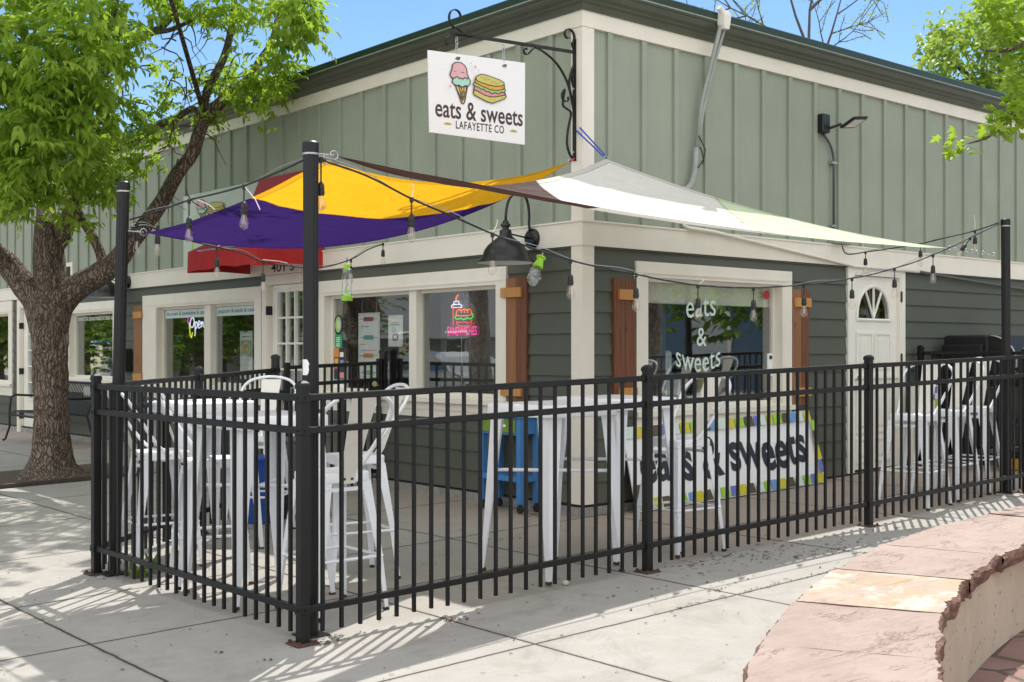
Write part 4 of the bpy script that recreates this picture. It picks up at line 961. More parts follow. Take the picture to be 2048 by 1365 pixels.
def sail_mat(name, cols, rules, tr=.4):
    """rules: list of (pv, pw, pu, colour) : colour where pu*u+pv*v+pw*w > 0"""
    m = bpy.data.materials.new(name); m.use_nodes = True; n = m.node_tree; n.nodes.clear()
    o = n.nodes.new('ShaderNodeOutputMaterial'); uvn = n.nodes.new('ShaderNodeUVMap'); sx = n.nodes.new('ShaderNodeSeparateXYZ'); n.links.new(uvn.outputs[0], sx.inputs[0])
    v_, w_ = sx.outputs[0], sx.outputs[1]; u_ = math_(n, 'SUBTRACT', math_(n, 'SUBTRACT', 1.0, v_), w_)
    c = mix(n, ntex(n, 3, 4, .6, wpos(n)), tuple(x*.96 for x in cols), tuple(min(1, x*1.04) for x in cols))
    seam = None
    for pu, pv, pw, col in rules:
        f = math_(n, 'ADD', math_(n, 'ADD', math_(n, 'MULTIPLY', u_, pu), math_(n, 'MULTIPLY', v_, pv)), math_(n, 'MULTIPLY', w_, pw))
        c = mix(n, math_(n, 'GREATER_THAN', f, 0.0), c, col)
        a = math_(n, 'LESS_THAN', math_(n, 'ABSOLUTE', f), .008); c = mix(n, math_(n, 'MULTIPLY', a, .45), c, tuple(x*.4 for x in col))
    ed = math_(n, 'MINIMUM', u_, math_(n, 'MINIMUM', v_, w_)); c = mix(n, math_(n, 'MULTIPLY', math_(n, 'LESS_THAN', ed, .013), .3), c, (.3, .3, .3), 'MULTIPLY')
    hem = math_(n, 'LESS_THAN', math_(n, 'ABSOLUTE', math_(n, 'SUBTRACT', ed, .016)), .0018); c = mix(n, math_(n, 'MULTIPLY', hem, .5), c, (.05, .05, .05), 'MULTIPLY')
    d = n.nodes.new('ShaderNodeBsdfPrincipled'); d.inputs['Roughness'].default_value = .8; d.inputs['Specular IOR Level'].default_value = .15; n.links.new(c, d.inputs['Base Color'])
    t = n.nodes.new('ShaderNodeBsdfTranslucent'); n.links.new(c, t.inputs[0])
    wr = ntex(n, 3.0, 4, .6, wpos(n, (1, 3, 2)), 1.2); bp = n.nodes.new('ShaderNodeBump'); bp.inputs['Strength'].default_value = .8; bp.inputs['Distance'].default_value = .04; n.links.new(wr, bp.inputs['Height']); n.links.new(bp.outputs[0], d.inputs['Normal']); n.links.new(bp.outputs[0], t.inputs['Normal'])
    x = n.nodes.new('ShaderNodeMixShader'); x.inputs[0].default_value = tr; n.links.new(d.outputs[0], x.inputs[1]); n.links.new(t.outputs[0], x.inputs[2]); n.links.new(x.outputs[0], o.inputs[0]); return m
def mid(Mp, A, B): return Mp*2-(A+B)/2
def sail(name, label, A, B, C_, Mab, Mbc, Mca, mat):
    o = thing(name, label, 'shade sail', A)
    b, uv = tri(A, B, C_, mid(Mab, A, B), mid(Mbc, B, C_), mid(Mca, C_, A))
    c = b.build('fabric', mat, o, smooth=True, keep=True)
    ul = c.data.uv_layers.new(name='UVMap')
    for lp in c.data.loops: ul.data[lp.index].uv = uv[lp.vertex_index]
    return o
m1 = sail_mat('sail_yellow_purple', (.86, .44, .018), [(-.56, -.24, 1, (.034, .015, .11))], .5)
A1 = P(652, 320, 6.05); B1 = P(1140, 324, 9.5); C1 = P(287, 465, 7.62)
s1 = sail('shade_sail', 'yellow and purple shade sail on the left hanging from the near pole', A1, B1, C1, P(925, 366, 8.0), P(762, 480, 8.5), P(447, 419, 6.75), m1)
m2 = sail_mat('sail_white', (.70, .68, .63), [(1, -.504, -2.29, (.075, .04, .035)), (-1.433, -.416, 1, (.60, .70, .48))], .25)
A2 = P(668, 311, 6.03); B2 = P(1212, 318, 9.35); C2 = P(1900, 497, 10.42)
s2 = sail('shade_sail', 'white and pale green shade sail with brown end on the right', A2, B2, C2, P(985, 371, 7.3), P(1575, 436, 9.9), P(1447, 454, 8.45), m2)
def ring(o, c, r_=.022, m=None, name='ring', ax=(1, 0, 0)):
    b = MB(); c = Vector(c); a = Vector(ax).normalized(); z = Vector((0, 0, 1)); b.tube([c+a*r_*math.cos(t)+z*r_*math.sin(t) for t in [2*math.pi*i/14 for i in range(15)]], .004, 6); b.build(name, m or M['galv'], o)
for o_, c in ((s1, A1), (s1, B1), (s1, C1), (s2, A2), (s2, B2), (s2, C2)): ring(o_, c)
def cord(o, p, q, m, r_=.004, name='cord', sag=0): 
    b = MB(); p = Vector(p); q = Vector(q); b.tube([p+(q-p)*t-Vector((0, 0, sag*4*t*(1-t))) for t in [i/6 for i in range(7)]], r_, 6); b.build(name, m, o)
BLUE = simple('blue_bungee', (.02, .05, .42)); REDC = simple('red_strap', (.5, .03, .03))
cord(s2, B2, Vector((-.04, .03, 3.10)), BLUE, .006); cord(s2, B2+Vector((0, 0, .02)), Vector((-.03, .0, 3.12)), BLUE, .006)
cord(s1, B1, Vector((-.035, .06, 2.88)), REDC, .008)
cord(s1, A1, p1t-Vector((0, 0, .056)), M['galv']); cord(s2, A2, p1t-Vector((0, 0, .05)), M['galv']); cord(s1, C1, P(250, 462, 7.6), M['galv'], .004)
for i in range(9):
    t = i/9; c = C2.lerp(P(1998, 511, 10.48), t); ring(s2, c, .014, None, 'chain_link', (1, 0, 0) if i % 2 else (0, 1, 0))

# ------------------------------------------------------------------ string lights
def on_line(px, py, p0, p1):
    """point above/below the vertical plane p0-p1 that is seen at this pixel"""
    dx = P(px, py, 1)-CAMPOS; a = p1-p0; nrm = Vector((-a.y, a.x, 0)); t = (p0-CAMPOS).dot(nrm)/dx.dot(nrm); return CAMPOS+dx*t
def make_bulb(o, top, drop=.085, tilt=(0, 0)):
    """socket and bulb hanging from top"""
    top = Vector(top); tx = Vector((tilt[0], tilt[1], -1)).normalized()
    m = tx.to_track_quat('Z', 'Y').to_matrix().to_4x4()
    s0 = top+tx*drop
    b = MB(); b.lathe([(.0, -.012), (.006, -.010), (.012, -.002), (.0165, .006), (.0175, .03), (.0165, .034), (.019, .036), (.019, .05), (.0165, .052), (.016, .06)], 14)
    b.v = [tuple(s0+m @ Vector(v)) for v in b.v]; sk = b.build('socket', M['cord'], o, smooth='auto')
    b = MB(); b.lathe([(.013, .058), (.0135, .064), (.020, .085), (.0245, .105), (.0235, .122), (.015, .136), (.005, .142), (0, .143)], 14)
    b.v = [tuple(s0+m @ Vector(v)) for v in b.v]; bl = b.build('bulb', M['bulb'], sk, smooth=True)
    b = MB(); 
    for q in (-.004, .004): b.tube([Vector((q, 0, .065)), Vector((q*1.6, 0, .115))], .0012, 5)
    b.v = [tuple(s0+m @ Vector(v)) for v in b.v]; b.build('filament', simple('filament', (.65, .45, .2), .4, .3) if 'fil' not in M else M['fil'], sk)
    b = MB(); b.tube([top+tx*.0, top+tx*(drop-.008)], .0042, 6); b.build('pigtail', M['cord'], sk)
    b = MB(); b.tube([top+Vector((0, 0, .012)), top-Vector((0, 0, .014))], .011, 8); b.build('clip', M['cord'], sk)
M['fil'] = simple('filament', (.65, .45, .2), .4, .3)
def string(label, pts, bulbs, p0, p1, second=True, drop=.085, ties=()):
    o = thing('string_lights', label, 'string lights', pts[0], 0, 'festoon bulb strings over the patio')
    W_ = [p if isinstance(p, Vector) else on_line(p[0], p[1], p0, p1) for p in pts]
    sm = [Vector(p) for p in smoothpath([tuple(p) for p in W_], 6)]
    b = MB(); b.tube(sm, .0055, 6); b.build('cable', M['cord'], o, smooth=True)
    if second:
        b = MB(); b.tube([p+Vector((0, 0, .012+.010*math.sin(i*.45))) for i, p in enumerate(sm)], .0022, 5); b.build('support_wire', M['galv'], o)
    for q in bulbs:
        t = on_line(q[0], q[1], p0, p1); make_bulb(o, t, drop if len(q) < 3 else q[2], (0, 0) if len(q) < 4 else q[3])
    for (x0, y0, x1, y1) in ties:
        b = MB(); a = on_line(x0, y0, p0, p1); c = on_line(x1, y1, p0, p1); b.tube([a, a.lerp(c, .6)+Vector((.01, 0, .005)), c], .0026, 5); b.build('cable_tie', M['tie'], o)
    return o
for_first = None
string('long string of bulbs along the front from near pole to right pole', [p1t-Vector((-.02, 0, .07)), (733, 352), (823, 398), (905, 433), (985, 468), (1060, 495), (1141, 521), (1205, 536), (1272, 549), (1330, 561), (1396, 571), (1450, 575), (1507, 576), (1555, 574), (1608, 570), (1655, 565), (1704, 557), (1745, 549), (1789, 537), (1828, 525), (1866, 510), (1905, 493), (1940, 476), P(1998, 448, 10.5)],
       [(642, 320, .12), (823, 400), (985, 470), (1141, 523), (1272, 551), (1396, 573), (1507, 578), (1608, 572), (1704, 559), (1789, 539), (1866, 512), (1940, 478, .07, (-.75, .35))], p1t, p3t,
       ties=((823, 398, 825, 368), (985, 468, 995, 440), (1396, 571, 1408, 560), (1285, 548, 1268, 552)))
string('short string of bulbs from left pole up to near pole', [P(260, 440, 7.55), (320, 421), (378, 401), (435, 387), (488, 372), (550, 347), (606, 321), p1t-Vector((.02, .02, .05))], [(378, 403, .10), (488, 374, .09)], P(260, 440, 7.55), p1t, ties=((488, 372, 520, 420), (395, 400, 430, 420)))
pw = P(775, 487, 11.5)
string('string of bulbs from left pole across in front of the shop door', [P(262, 455, 7.6), (295, 452), (335, 470), (380, 482), (434, 495), (480, 505), (526, 524), (575, 532), (640, 536), (700, 520), (735, 500), (768, 488)], [(274, 448, .05), (315, 455, .05), (434, 497, .075), (526, 525, .09), (702, 522, .06), (766, 489, .06)], P(262, 455, 7.6), pw, ties=((434, 495, 450, 480), (526, 520, 575, 527)))
string('string of bulbs from the wall above side door to right pole', [Vector((3.48, -.06, 2.42)), (1692, 508), (1735, 504), (1785, 497), (1840, 488), (1900, 474), (1950, 462), P(1998, 446, 10.5)], [(1731, 506, .06), (1841, 490, .06), (1950, 464, .05)], Vector((3.3, -.1, 2.4)), p3t, ties=((1950, 460, 1948, 430), (1730, 503, 1722, 485)))

# fly traps
o = thing('fly_trap', 'clear tube fly trap with lime green cap hanging from bulb string', 'fly trap', P(694, 560, 8.6))
T = P(694, 527, 8.6); LIME = simple('lime_plastic', (.27, .56, .03), .4)
b = MB(); b.lathe([(.012, 0), (.02, -.01), (.022, -.04), (.036, -.045)], 16, T); b.build('lid', LIME, o)
b = MB(); b.lathe([(.037, -.045), (.037, -.14), (.035, -.143), (.037, -.146), (.037, -.24)], 20, T); b.build('tube', M['clear'], o, smooth='auto')
b = MB(); b.lathe([(.0, -.235), (.038, -.235), (.041, -.24), (.041, -.27), (.0, -.27)], 16, T); b.lathe([(.024, -.234), (.012, -.20), (.003, -.185)], 10, T); b.build('base', LIME, o)
b = MB(); b.tube([T, T+Vector((0, 0, .04))], .003, 5); b.build('hook', M['cord'], o)
o = thing('fly_trap', 'lime green cone fly trap with clear bag hanging beside barn lamp', 'fly trap', P(1083, 510, 7.6))
T = P(1083, 513, 7.55); rt = Matrix.Rotation(R(25), 4, 'Y')
b = MB(); b.lathe([(.026, 0), (.034, -.012), (.02, -.02), (.034, -.075), (.028, -.08)], 18, (0, 0, 0)); b.v = [tuple(T+rt @ Vector(v)) for v in b.v]; b.build('cone', LIME, o)
b = MB()
b.loft([[T+rt @ Vector((r_*math.cos(R(30*j))*1.1, r_*.35*math.sin(R(30*j))+.006*math.sin(j*2.3+z*60), z)) for j in range(12)] for r_, z in ((.022, -.075), (.035, -.10), (.048, -.13), (.045, -.17), (.03, -.195), (.012, -.205))]); b.build('bag', M['clear'], o, smooth=True)
b = MB(); b.tube([T, T+Vector((.012, 0, .02)), T+Vector((.0, 0, .035))], .003, 5); b.build('hook', M['tie'], o)

# ------------------------------------------------------------------ bar tables and stools
def make_table():
    o = thing('bar_table', 'x', 'bar table', (0, 0, 0), 0, 'white metal bar tables on the patio'); H = 1.05; a = .30
    def rr(h_, z, r_=.04):
        pts = []
        for cx, cy, a0 in ((h_-r_, h_-r_, 0), (-h_+r_, h_-r_, 90), (-h_+r_, -h_+r_, 180), (h_-r_, -h_+r_, 270)):
            for k in range(6): pts.append((cx+r_*math.cos(R(a0+18*k)), cy+r_*math.sin(R(a0+18*k)), z))
        return pts
    b = MB(); b.loft([rr(a-.004, H-.075, .045), rr(a, H-.07, .045), rr(a, H-.012, .045), rr(a-.006, H-.003, .045), rr(a-.012, H, .045), rr(a-.03, H-.001, .03)]); b.build('table_top', M['white'], o, smooth='auto', world=False)
    for sx in (-1, 1):
        for sy in (-1, 1):
            b = MB()
            # tapered folded-sheet leg: L section, wide at the top
            def sec(c, w_, t_=.006): 
                x, y, z = c; return [(x, y, z), (x-sx*w_, y, z), (x-sx*w_, y-sy*t_, z), (x-sx*t_, y-sy*t_, z), (x-sx*t_, y-sy*w_, z), (x, y-sy*w_, z)]
            b.loft([sec((sx*.318, sy*.318, .012), .026), sec((sx*.300, sy*.300, .35), .055), sec((sx*.270, sy*.270, H-.07), .105)]); lg = b.build('leg', M['white'], o, world=False)
            b = MB(); b.bbox(sx*.305-.016, sx*.305+.016, sy*.305-.016, sy*.305+.016, .0, .022); b.build('foot', M['rust'], lg, world=False)
    b = MB(); b.tube([(-.275, -.275, .63), (.275, .275, .63)], .011, 8); b.build('cross_brace', M['white'], o, world=False)
    b = MB(); b.tube([(-.275, .275, .632), (.275, -.275, .632)], .011, 8); b.build('cross_brace', M['white'], o, world=False)
    return o
def make_stool():
    """faces +x, backrest at -x"""
    o = thing('bar_stool', 'x', 'bar stool', (0, 0, 0), 0, 'white metal bar stools with backs'); H = .76; a = .155
    def rr(h_, z, r_=.03, dz=0):
        pts = []
        for cx, cy, a0 in ((h_-r_, h_-r_, 0), (-h_+r_, h_-r_, 90), (-h_+r_, -h_+r_, 180), (h_-r_, -h_+r_, 270)):
            for k in range(5): pts.append((cx+r_*math.cos(R(a0+22.5*k)), cy+r_*math.sin(R(a0+22.5*k)), z))
        return pts
    b = MB(); b.loft([rr(a-.004, H-.055), rr(a, H-.05), rr(a, H-.01), rr(a-.006, H-.001), rr(a-.014, H), rr(a-.03, H-.006), rr(a-.07, H-.010, .02)]); b.build('seat', M['white'], o, smooth='auto', world=False)
    for sx in (-1, 1):
        for sy in (-1, 1):
            b = MB()
            def sec(c, w_, t_=.005): 
                x, y, z = c; return [(x, y, z), (x-sx*w_, y, z), (x-sx*w_, y-sy*t_, z), (x-sx*t_, y-sy*t_, z), (x-sx*t_, y-sy*w_, z), (x, y-sy*w_, z)]
            b.loft([sec((sx*.222, sy*.222, .012), .022), sec((sx*.197, sy*.197, .32), .034), sec((sx*.152, sy*.152, H-.05), .060)]); lg = b.build('leg', M['white'], o, world=False)
            b = MB(); b.bbox(sx*.212-.014, sx*.212+.014, sy*.212-.014, sy*.212+.014, .0, .022); b.build('foot', M['rust'] if sx > 0 else M['blackm'], lg, world=False)
    q = .196
    for p0, p1 in (((-q, -q), (q, -q)), ((q, -q), (q, q)), ((q, q), (-q, q)), ((-q, q), (-q, -q))):
        b = MB(); b.tube([(p0[0]*1, p0[1]*1, .30), (p1[0], p1[1], .30)], .009, 6); b.build('foot_rail', M['white'], o, world=False)
    for sx in (-1, 1): b = MB(); b.box(sx*.15-.008, sx*.15+.008, -.14, .14, H-.10, H-.08); b.build('seat_brace', M['white'], o, world=False)
    # hoop
    def bk(y, z): return (-.135-.20*(z-.74)/.42, y, z)
    hoop = [(.02, .156, .735), (-.06, .166, .80), (-.15, .194, .92), (-.215, .216, 1.02), (-.265, .212, 1.095), (-.30, .165, 1.150), (-.318, .09, 1.176), (-.325, .0, 1.184), (-.318, -.09, 1.176), (-.30, -.165, 1.150), (-.265, -.212, 1.095), (-.215, -.216, 1.02), (-.15, -.194, .92), (-.06, -.166, .80), (.02, -.156, .735)]
    b = MB(); b.tube([Vector(p) for p in smoothpath(hoop, 4)], .0115, 8); b.build('back_hoop', M['white'], o, smooth=True, world=False)
    # splat
    b = MB(); rs = []
    for t in [i/10 for i in range(11)]:
        z = .70+t*.465; x = -.158-.165*t**1.1; w_ = .046+.034*t**1.2
        if t < .12: x = -.158
        rs.append([(x-.003, -w_, z), (x-.003, w_, z), (x+.003, w_, z), (x+.003, -w_, z)])
    b.loft(rs); sp_ = b.build('back_splat', M['creampt'], o, smooth='auto', world=False)
    for y in (-.024, .024): b = MB(); b.tube([(-.158, y, .725), (-.170, y, .725)], .007, 8); b.build('bolt', M['rust'], sp_, world=False)
    return o
tb = make_table(); tb.location = (-1.636, -1.43, gz(-1.636)); tb['label'] = 'white bar table against the fence, left of the middle fence post'
for x, y, r_, lab in ((-.93, -1.29, 0, 'white bar table behind the middle fence post, near the building corner'), (-3.27, -.70, 0, 'white bar table nearest the left fence, in front of another table'), (-2.85, .92, R(4), 'white bar table furthest back, by the rear fence')):
    copy_tree(tb, (x, y, gz(x)), r_, lab)
st = make_stool()
spots = [(-3.17, -1.33, 90, 'white bar stool with cream back nearest the fence corner post'),
         (-2.60, -.66, 168, 'white bar stool at the right side of the nearest left table'),
         (-2.22, 1.22, 225, 'white bar stool at the rear near the gate, back hoop above the table'),
         (-3.30, .58, -8, 'white bar stool furthest left beside the tall leaning pole'),
         (-3.30, -.14, -18, 'white bar stool between the two left tables'),
         (-.56, -1.52, 175, 'lone white bar stool right of the middle fence post, before the banner'),
         (2.27, -1.58, 186, 'white bar stool, left of the row of three at the right'),
         (2.87, -1.52, 184, 'white bar stool, middle of the row of three at the right'),
         (3.42, -1.46, 192, 'white bar stool, right of the row of three beside the pole')]
for i, (x, y, a, lab) in enumerate(spots):
    if i == 0: st.location = (x, y, gz(x)); st.rotation_euler = (0, 0, R(a)); st['label'] = lab
    else: copy_tree(st, (x, y, gz(x)), R(a), lab)

# ------------------------------------------------------------------ patio objects
o = thing('utility_cart', 'blue painted wheeled cart with green drawer against the front wall', 'cart', (-.17, .71, 0))
X0, X1, Y0_, Y1_ = -.275, -.045, .45, .98; H = .80
for x in (X0, X1-.05):
    for y in (Y0_, Y1_-.05):
        b = MB(); b.bbox(x, x+.05, y, y+.05, .075, H-.02); lg = b.build('leg', M['bluep'], o)
        b = MB(); b.tube([(x+.025-.012, y+.025, .035), (x+.025+.012, y+.025, .035)], .033, 14); b.tube([(x+.025, y+.025, .08), (x+.025, y+.025, .045)], .018, 8); b.build('caster', M['blackm'], lg)
b = MB(); b.bbox(X0-.015, X1+.01, Y0_-.015, Y1_+.015, H-.02, H); b.build('top', M['bluep'], o)
b = MB(); b.box(X0+.052, X1-.052, Y0_+.01, Y0_+.03, H-.15, H-.021); b.box(X0+.006, X0+.02, Y0_+.05, Y1_-.05, H-.16, H-.021); b.build('apron', M['bluep'], o)
b = MB(); b.box(X0-.006, X0+.005, Y0_+.055, Y1_-.055, H-.14, H-.03); dr = b.build('drawer', M['greenp'], o)
b = MB(); b.box(X0-.012, X0-.0065, .62, .67, H-.095, H-.075); b.build('tag', M['paper'], dr)
b = MB(); b.bbox(X0+.004, X1-.004, Y0_+.004, Y1_-.004, .255, .30); b.build('shelf', M['bluep'], o)
# bins
def bin_(name, label, x, y, w_, d_, h_, m, rz):
    o = thing(name, label, 'bin', (x, y, gz(x)), rz)
    b = MB(); b.loft([[(sx*w_*k, sy*d_*k, z) for sx, sy in ((-1, -1), (1, -1), (1, 1), (-1, 1))] for k, z in ((.42, 0), (.5, h_))]); b.build('body', m, o, world=False)
    b = MB(); b.bbox(-w_*.53, w_*.53, -d_*.53, d_*.53, h_, h_+.03, .008); b.build('rim', m, o, world=False)
bin_('recycling_bin', 'blue plastic bin behind the left bar tables', -1.93, 1.72, .28, .28, .50, M['blueb'], R(10))
bin_('trash_bin', 'dark grey bin beside the blue bin behind the tables', -1.60, 1.80, .30, .32, .62, M['bin'], R(12))
# banner board
o = thing('banner_board', 'white banner board with coloured border squares leaning under the side window', 'banner', (1.8, -.2, gz(1.8)))
bt0 = Vector((.42, -.20, gz(.42)+.01)); bt1 = Vector((3.02, -.20, gz(3.02)+.01)); tp0 = Vector((.45, -.045, .725)); tp1 = Vector((3.02, -.045, .765))
xd_ = (bt1-bt0).normalized(); yd_ = (tp0-bt0); yd_ = (yd_-xd_*yd_.dot(xd_)).normalized(); Hb = .70; Lb = 2.60
nb = xd_.cross(yd_)
b = MB(); b.prism([bt0+xd_*x+yd_*y for x, y in ((0, 0), (Lb, 0), (Lb-.05, Hb), (0, Hb))], -nb*.012); b.build('board', M['signw'], o)
F = Flat(bt0+nb*.0004, xd_, yd_, 1)
cols = ['lime', 'peri', 'yel', 'olive', 'palemint', 'lime', 'skyb', 'yel', 'olive', 'palemint']
x = 0; i = 0; random.seed(3)
while x < Lb-.1:
    w_ = .085+.05*random.random(); s_ = .025
    F.poly([(x+.006, .008), (x+w_, .008), (x+w_-s_, .098), (x+.006-s_*.6+.012, .098)], M[cols[i % 10]]); x += w_+.002; i += 1
x = 0; i = 3
while x < Lb-.16:
    w_ = .085+.05*random.random(); s_ = .02
    F.poly([(x+.006, Hb-.098), (x+w_, Hb-.098), (x+w_-s_+.01, Hb-.006), (x+.006, Hb-.006)], M[cols[(i*3) % 10]]); x += w_+.002; i += 1
for k_, (z0, z1) in enumerate(((.10, .22), (.225, .36), (.365, .50), (.505, .60))):
    F.poly([(Lb-.09, z0), (Lb-.006-.02, z0), (Lb-.012-.03, z1), (Lb-.10, z1)], M[['peri', 'yel', 'olive', 'lime'][k_]])
    F.poly([(.006, z0), (.09, z0), (.09, z1), (.006, z1)], M[['olive', 'lime', 'peri', 'yel'][k_]]) if k_ in (0,) else None
F.done('border_squares', o)
wv2 = lambda t: .0
text('eats & sweets', 'lettering', M['navy'], o, bt0+xd_*.12+yd_*.20+nb*.004, xd_, yd_, 2.27, .37, bold=.026, wave=lambda t: .02*math.sin(t*14))
# grill and things at far right
o = thing('covered_grill', 'large black covered grill beyond the fence by the side wall', 'grill', (5.7, -.5, gz(5.7)))
COV = simple('black_grill_steel', (.008, .008, .009), .55, .1, .2, 6, 60, .1)
b = MB(); b.bbox(5.28, 6.45, -.62, -.12, .30, 1.50, .02); b.build('body', COV, o)
b = MB(); b.bbox(5.20, 5.279, -.60, -.14, .60, 1.40, .01); b.build('side_box', COV, o)
b = MB(); b.loft([[(x, -.64-.27*(1-math.cos(R(a))) if 0 else -.62-.30*math.sin(R(a)), 1.22+.27*math.cos(R(a))) for a in range(0, 181, 15)] for x in (5.30, 6.40)], True); b.build('lid', COV, o)
for x in (5.29, 6.40): b = MB(); b.tube([(x, -.625-.305*math.sin(R(a)), 1.22+.275*math.cos(R(a))) for a in range(0, 181, 12)], .010, 6); b.build('lid_edge', M['galv'], o, smooth=True)
for x in (5.35, 6.35):
    for y in (-.55, -.2): b = MB(); b.box(x-.03, x+.03, y-.03, y+.03, gz(x), .30); b.build('leg', COV, o)
b = MB(); b.bbox(5.25, 6.5, -.95, -.63, .55, .58, .004); b.build('front_shelf', COV, o)
o = thing('tool_crate', 'yellow and black tool crate on the ground under the grill', 'crate', (4.98, -1.0, gz(5)))
cx, cy = 4.95+.28, -.98
YB = simple('yellow_plastic', (.62, .36, .01), .5)
b = MB(); b.bbox(cx-.2, cx+.2, cy-.12, cy+.12, gz(cx), gz(cx)+.15, .01); b.build('body', YB, o)
b = MB(); b.bbox(cx-.21, cx+.21, cy-.13, cy+.13, gz(cx)+.15, gz(cx)+.20, .01)
for k in range(5): b.box(cx-.17+k*.075, cx-.14+k*.075, cy-.128, cy-.121, gz(cx)+.02, gz(cx)+.14)
b.build('lid', M['blackm'], o)
o = thing('painted_box', 'small box stand painted in bright squares behind the right stools', 'painted box', (4.7, -.45, gz(4.7)))
bx, by = 4.62, -.30
b = MB(); b.bbox(bx-.13, bx+.13, by-.1, by+.1, .60, .98, .004); b.build('box', M['creampt'], o)
F = Flat((bx-.13, by-.1005, .60), (1, 0, 0), ZZ, 1)
for (x0, x1, z0, z1, m_) in ((.01, .12, .30, .37, 'orange'), (.13, .18, .30, .37, 'peri'), (.19, .25, .30, .37, 'lime'), (.14, .25, .15, .24, 'lime'), (.01, .13, .23, .29, 'peri'), (.14, .25, .02, .13, 'yel'), (.06, .09, .08, .12, 'blk')): F.poly([(x0, z0), (x1, z0), (x1, z1), (x0, z1)], M[m_])
F.done('painted_squares', o)
for dx in (-.11, .11):
    for dy in (-.08, .08): b = MB(); b.box(bx+dx-.015, bx+dx+.015, by+dy-.015, by+dy+.015, gz(bx), .60); b.build('leg', M['creampt'], o)

# ------------------------------------------------------------------ bench by the far door
o = thing('park_bench', 'black slatted metal bench against the front wall behind the tree', 'bench', (-.45, 10.6, gz(-.4)))
b = MB(); ya, yb = 9.75, 11.6; zs = .44
for i in range(26):
    pass
nS = 30
sl = MB(); bk_ = MB()
for i in range(nS):
    y = ya+.03+(yb-ya-.06)*i/(nS-1)
    sl.tube(bz((-.72, y, zs-.05), (-.70, y, zs+.01), (-.60, y, zs), 3)+[(-.28, y, zs-.01)], .01, sq=(.022, .006))
    if abs(y-(ya+yb)/2) > .0: bk_.tube(bz((-.28, y, zs-.01), (-.20, y, zs+.05), (-.18, y, zs+.2), 4)+[(-.12, y, zs+.42)], .01, sq=(.022, .006))
sl.build('seat', M['blackm'], o); bk_.build('backrest', M['blackm'], o)
b = MB(); b.tube([(-.74, ya, zs-.06), (-.74, yb, zs-.06)], .016); b.tube([(-.28, ya, zs-.02), (-.28, yb, zs-.02)], .016); b.tube([(-.115, ya, zs+.43), (-.115, yb, zs+.43)], .018); b.build('rail', M['blackm'], o)
for y in (ya, yb):
    b = MB(); b.tube([(-.84, y, -.0), (-.80, y, .02), (-.74, y, .2), (-.74, y, zs), (-.72, y, zs+.2), (-.66, y, zs+.235), (-.45, y, zs+.22), (-.2, y, zs+.22)], .017, 8); b.build('arm', M['blackm'], o, smooth=True)
    b = MB(); b.tube([(-.10, y, 0), (-.22, y, .2), (-.28, y, zs-.02), (-.115, y, zs+.43)], .017, 8); b.build('leg', M['blackm'], o, smooth=True)
b = MB(); ym = 10.05; b.box(-.165, -.16, ym-.12, ym+.12, zs+.18, zs+.38); b.build('plaque', M['gray'], o)

# ------------------------------------------------------------------ sandstone seat wall
CX, CY, RO, RI = .34, -11.42, 7.90, 7.385
zt0 = .42; th = .075
o = thing('seat_wall', 'curved concrete seat wall capped with red sandstone slabs', 'wall', (CX, CY+RO, 0))
random.seed(11)
def arcp(a, r_, z): return Vector((CX+r_*math.cos(R(a)), CY+r_*math.sin(R(a)), z))
angs = [138, 132, 126, 120.4, 115.3, 110, 104.6, 94.2, 86, 78, 70, 62]
for k in range(len(angs)-1):
    a1_, a0_ = angs[k]-.07, angs[k+1]+.07
    dz = random.uniform(-.005, .005); b = MB(); na = 90; nr = 12
    def rough(a, i): return .016*noise.noise(Vector((a*.7, i*3.1, k)))+.008*noise.noise(Vector((a*2.6, i, 1)))+.003*noise.noise(Vector((a*7, i, 4)))
    grid = []
    for i in range(na+1):
        a = a0_+(a1_-a0_)*i/na; row = []
        ro = RO+rough(a, 0); ri = RI+rough(a, 7)*1.6
        for j in range(nr+1):
            r_ = ri+(ro-ri)*j/nr
            zz = zt0+dz+.004*noise.noise(Vector((a*.35, r_*3, k)))+.0025*noise.noise(Vector((a*1.3, r_*9, k)))
            row.append(arcp(a, r_, zz))
        grid.append(row)
    n0 = len(b.v)
    for row in grid: b.v += [tuple(p) for p in row]
    for i in range(na):
        for j in range(nr): q = n0+i*(nr+1)+j; b.face((q, q+1, q+nr+2, q+nr+1))
    b.cm = 1
    # split faces, inner and outer, with ragged relief
    for side, jj in ((-1, 0), (1, nr)):
        rings = []
        for lv in range(6):
            rings.append([])
            for i in range(na+1):
                p = grid[i][jj]; c = Vector((CX, CY, 0)); d = Vector((p.x-CX, p.y-CY, 0)).normalized()
                off = 0 if lv == 0 else side*(.010*noise.noise(Vector((p.x*7, p.y*7, lv*.9)))+.004*noise.noise(Vector((p.x*24, p.y*24, lv*1.7)))+.010-.016*(lv/5)**2)
                zlow = th+.02*noise.noise(Vector((p.x*5, p.y*5, 9)))
                rings[-1].append(p+d*off-Vector((0, 0, zlow*lv/5)))
        b.loft(rings, cap=False, close=False)
    for i in (0, na):
        b.poly([grid[i][0], grid[i][nr], grid[i][nr]-Vector((0, 0, th)), grid[i][0]-Vector((0, 0, th))])
    b.poly([grid[0][0]-Vector((0, 0, th-.01)), grid[0][nr]-Vector((0, 0, th-.01)), grid[na][nr]-Vector((0, 0, th-.01)), grid[na][0]-Vector((0, 0, th-.01))])
    sl_ = b.build('capstone', [M['stone2'] if k == 4 else M['stone'], M['stonee']], o, keep=True)
    if k == 4: sl_['label'] = 'pale buff weathered slab'
b = MB(); rings = []
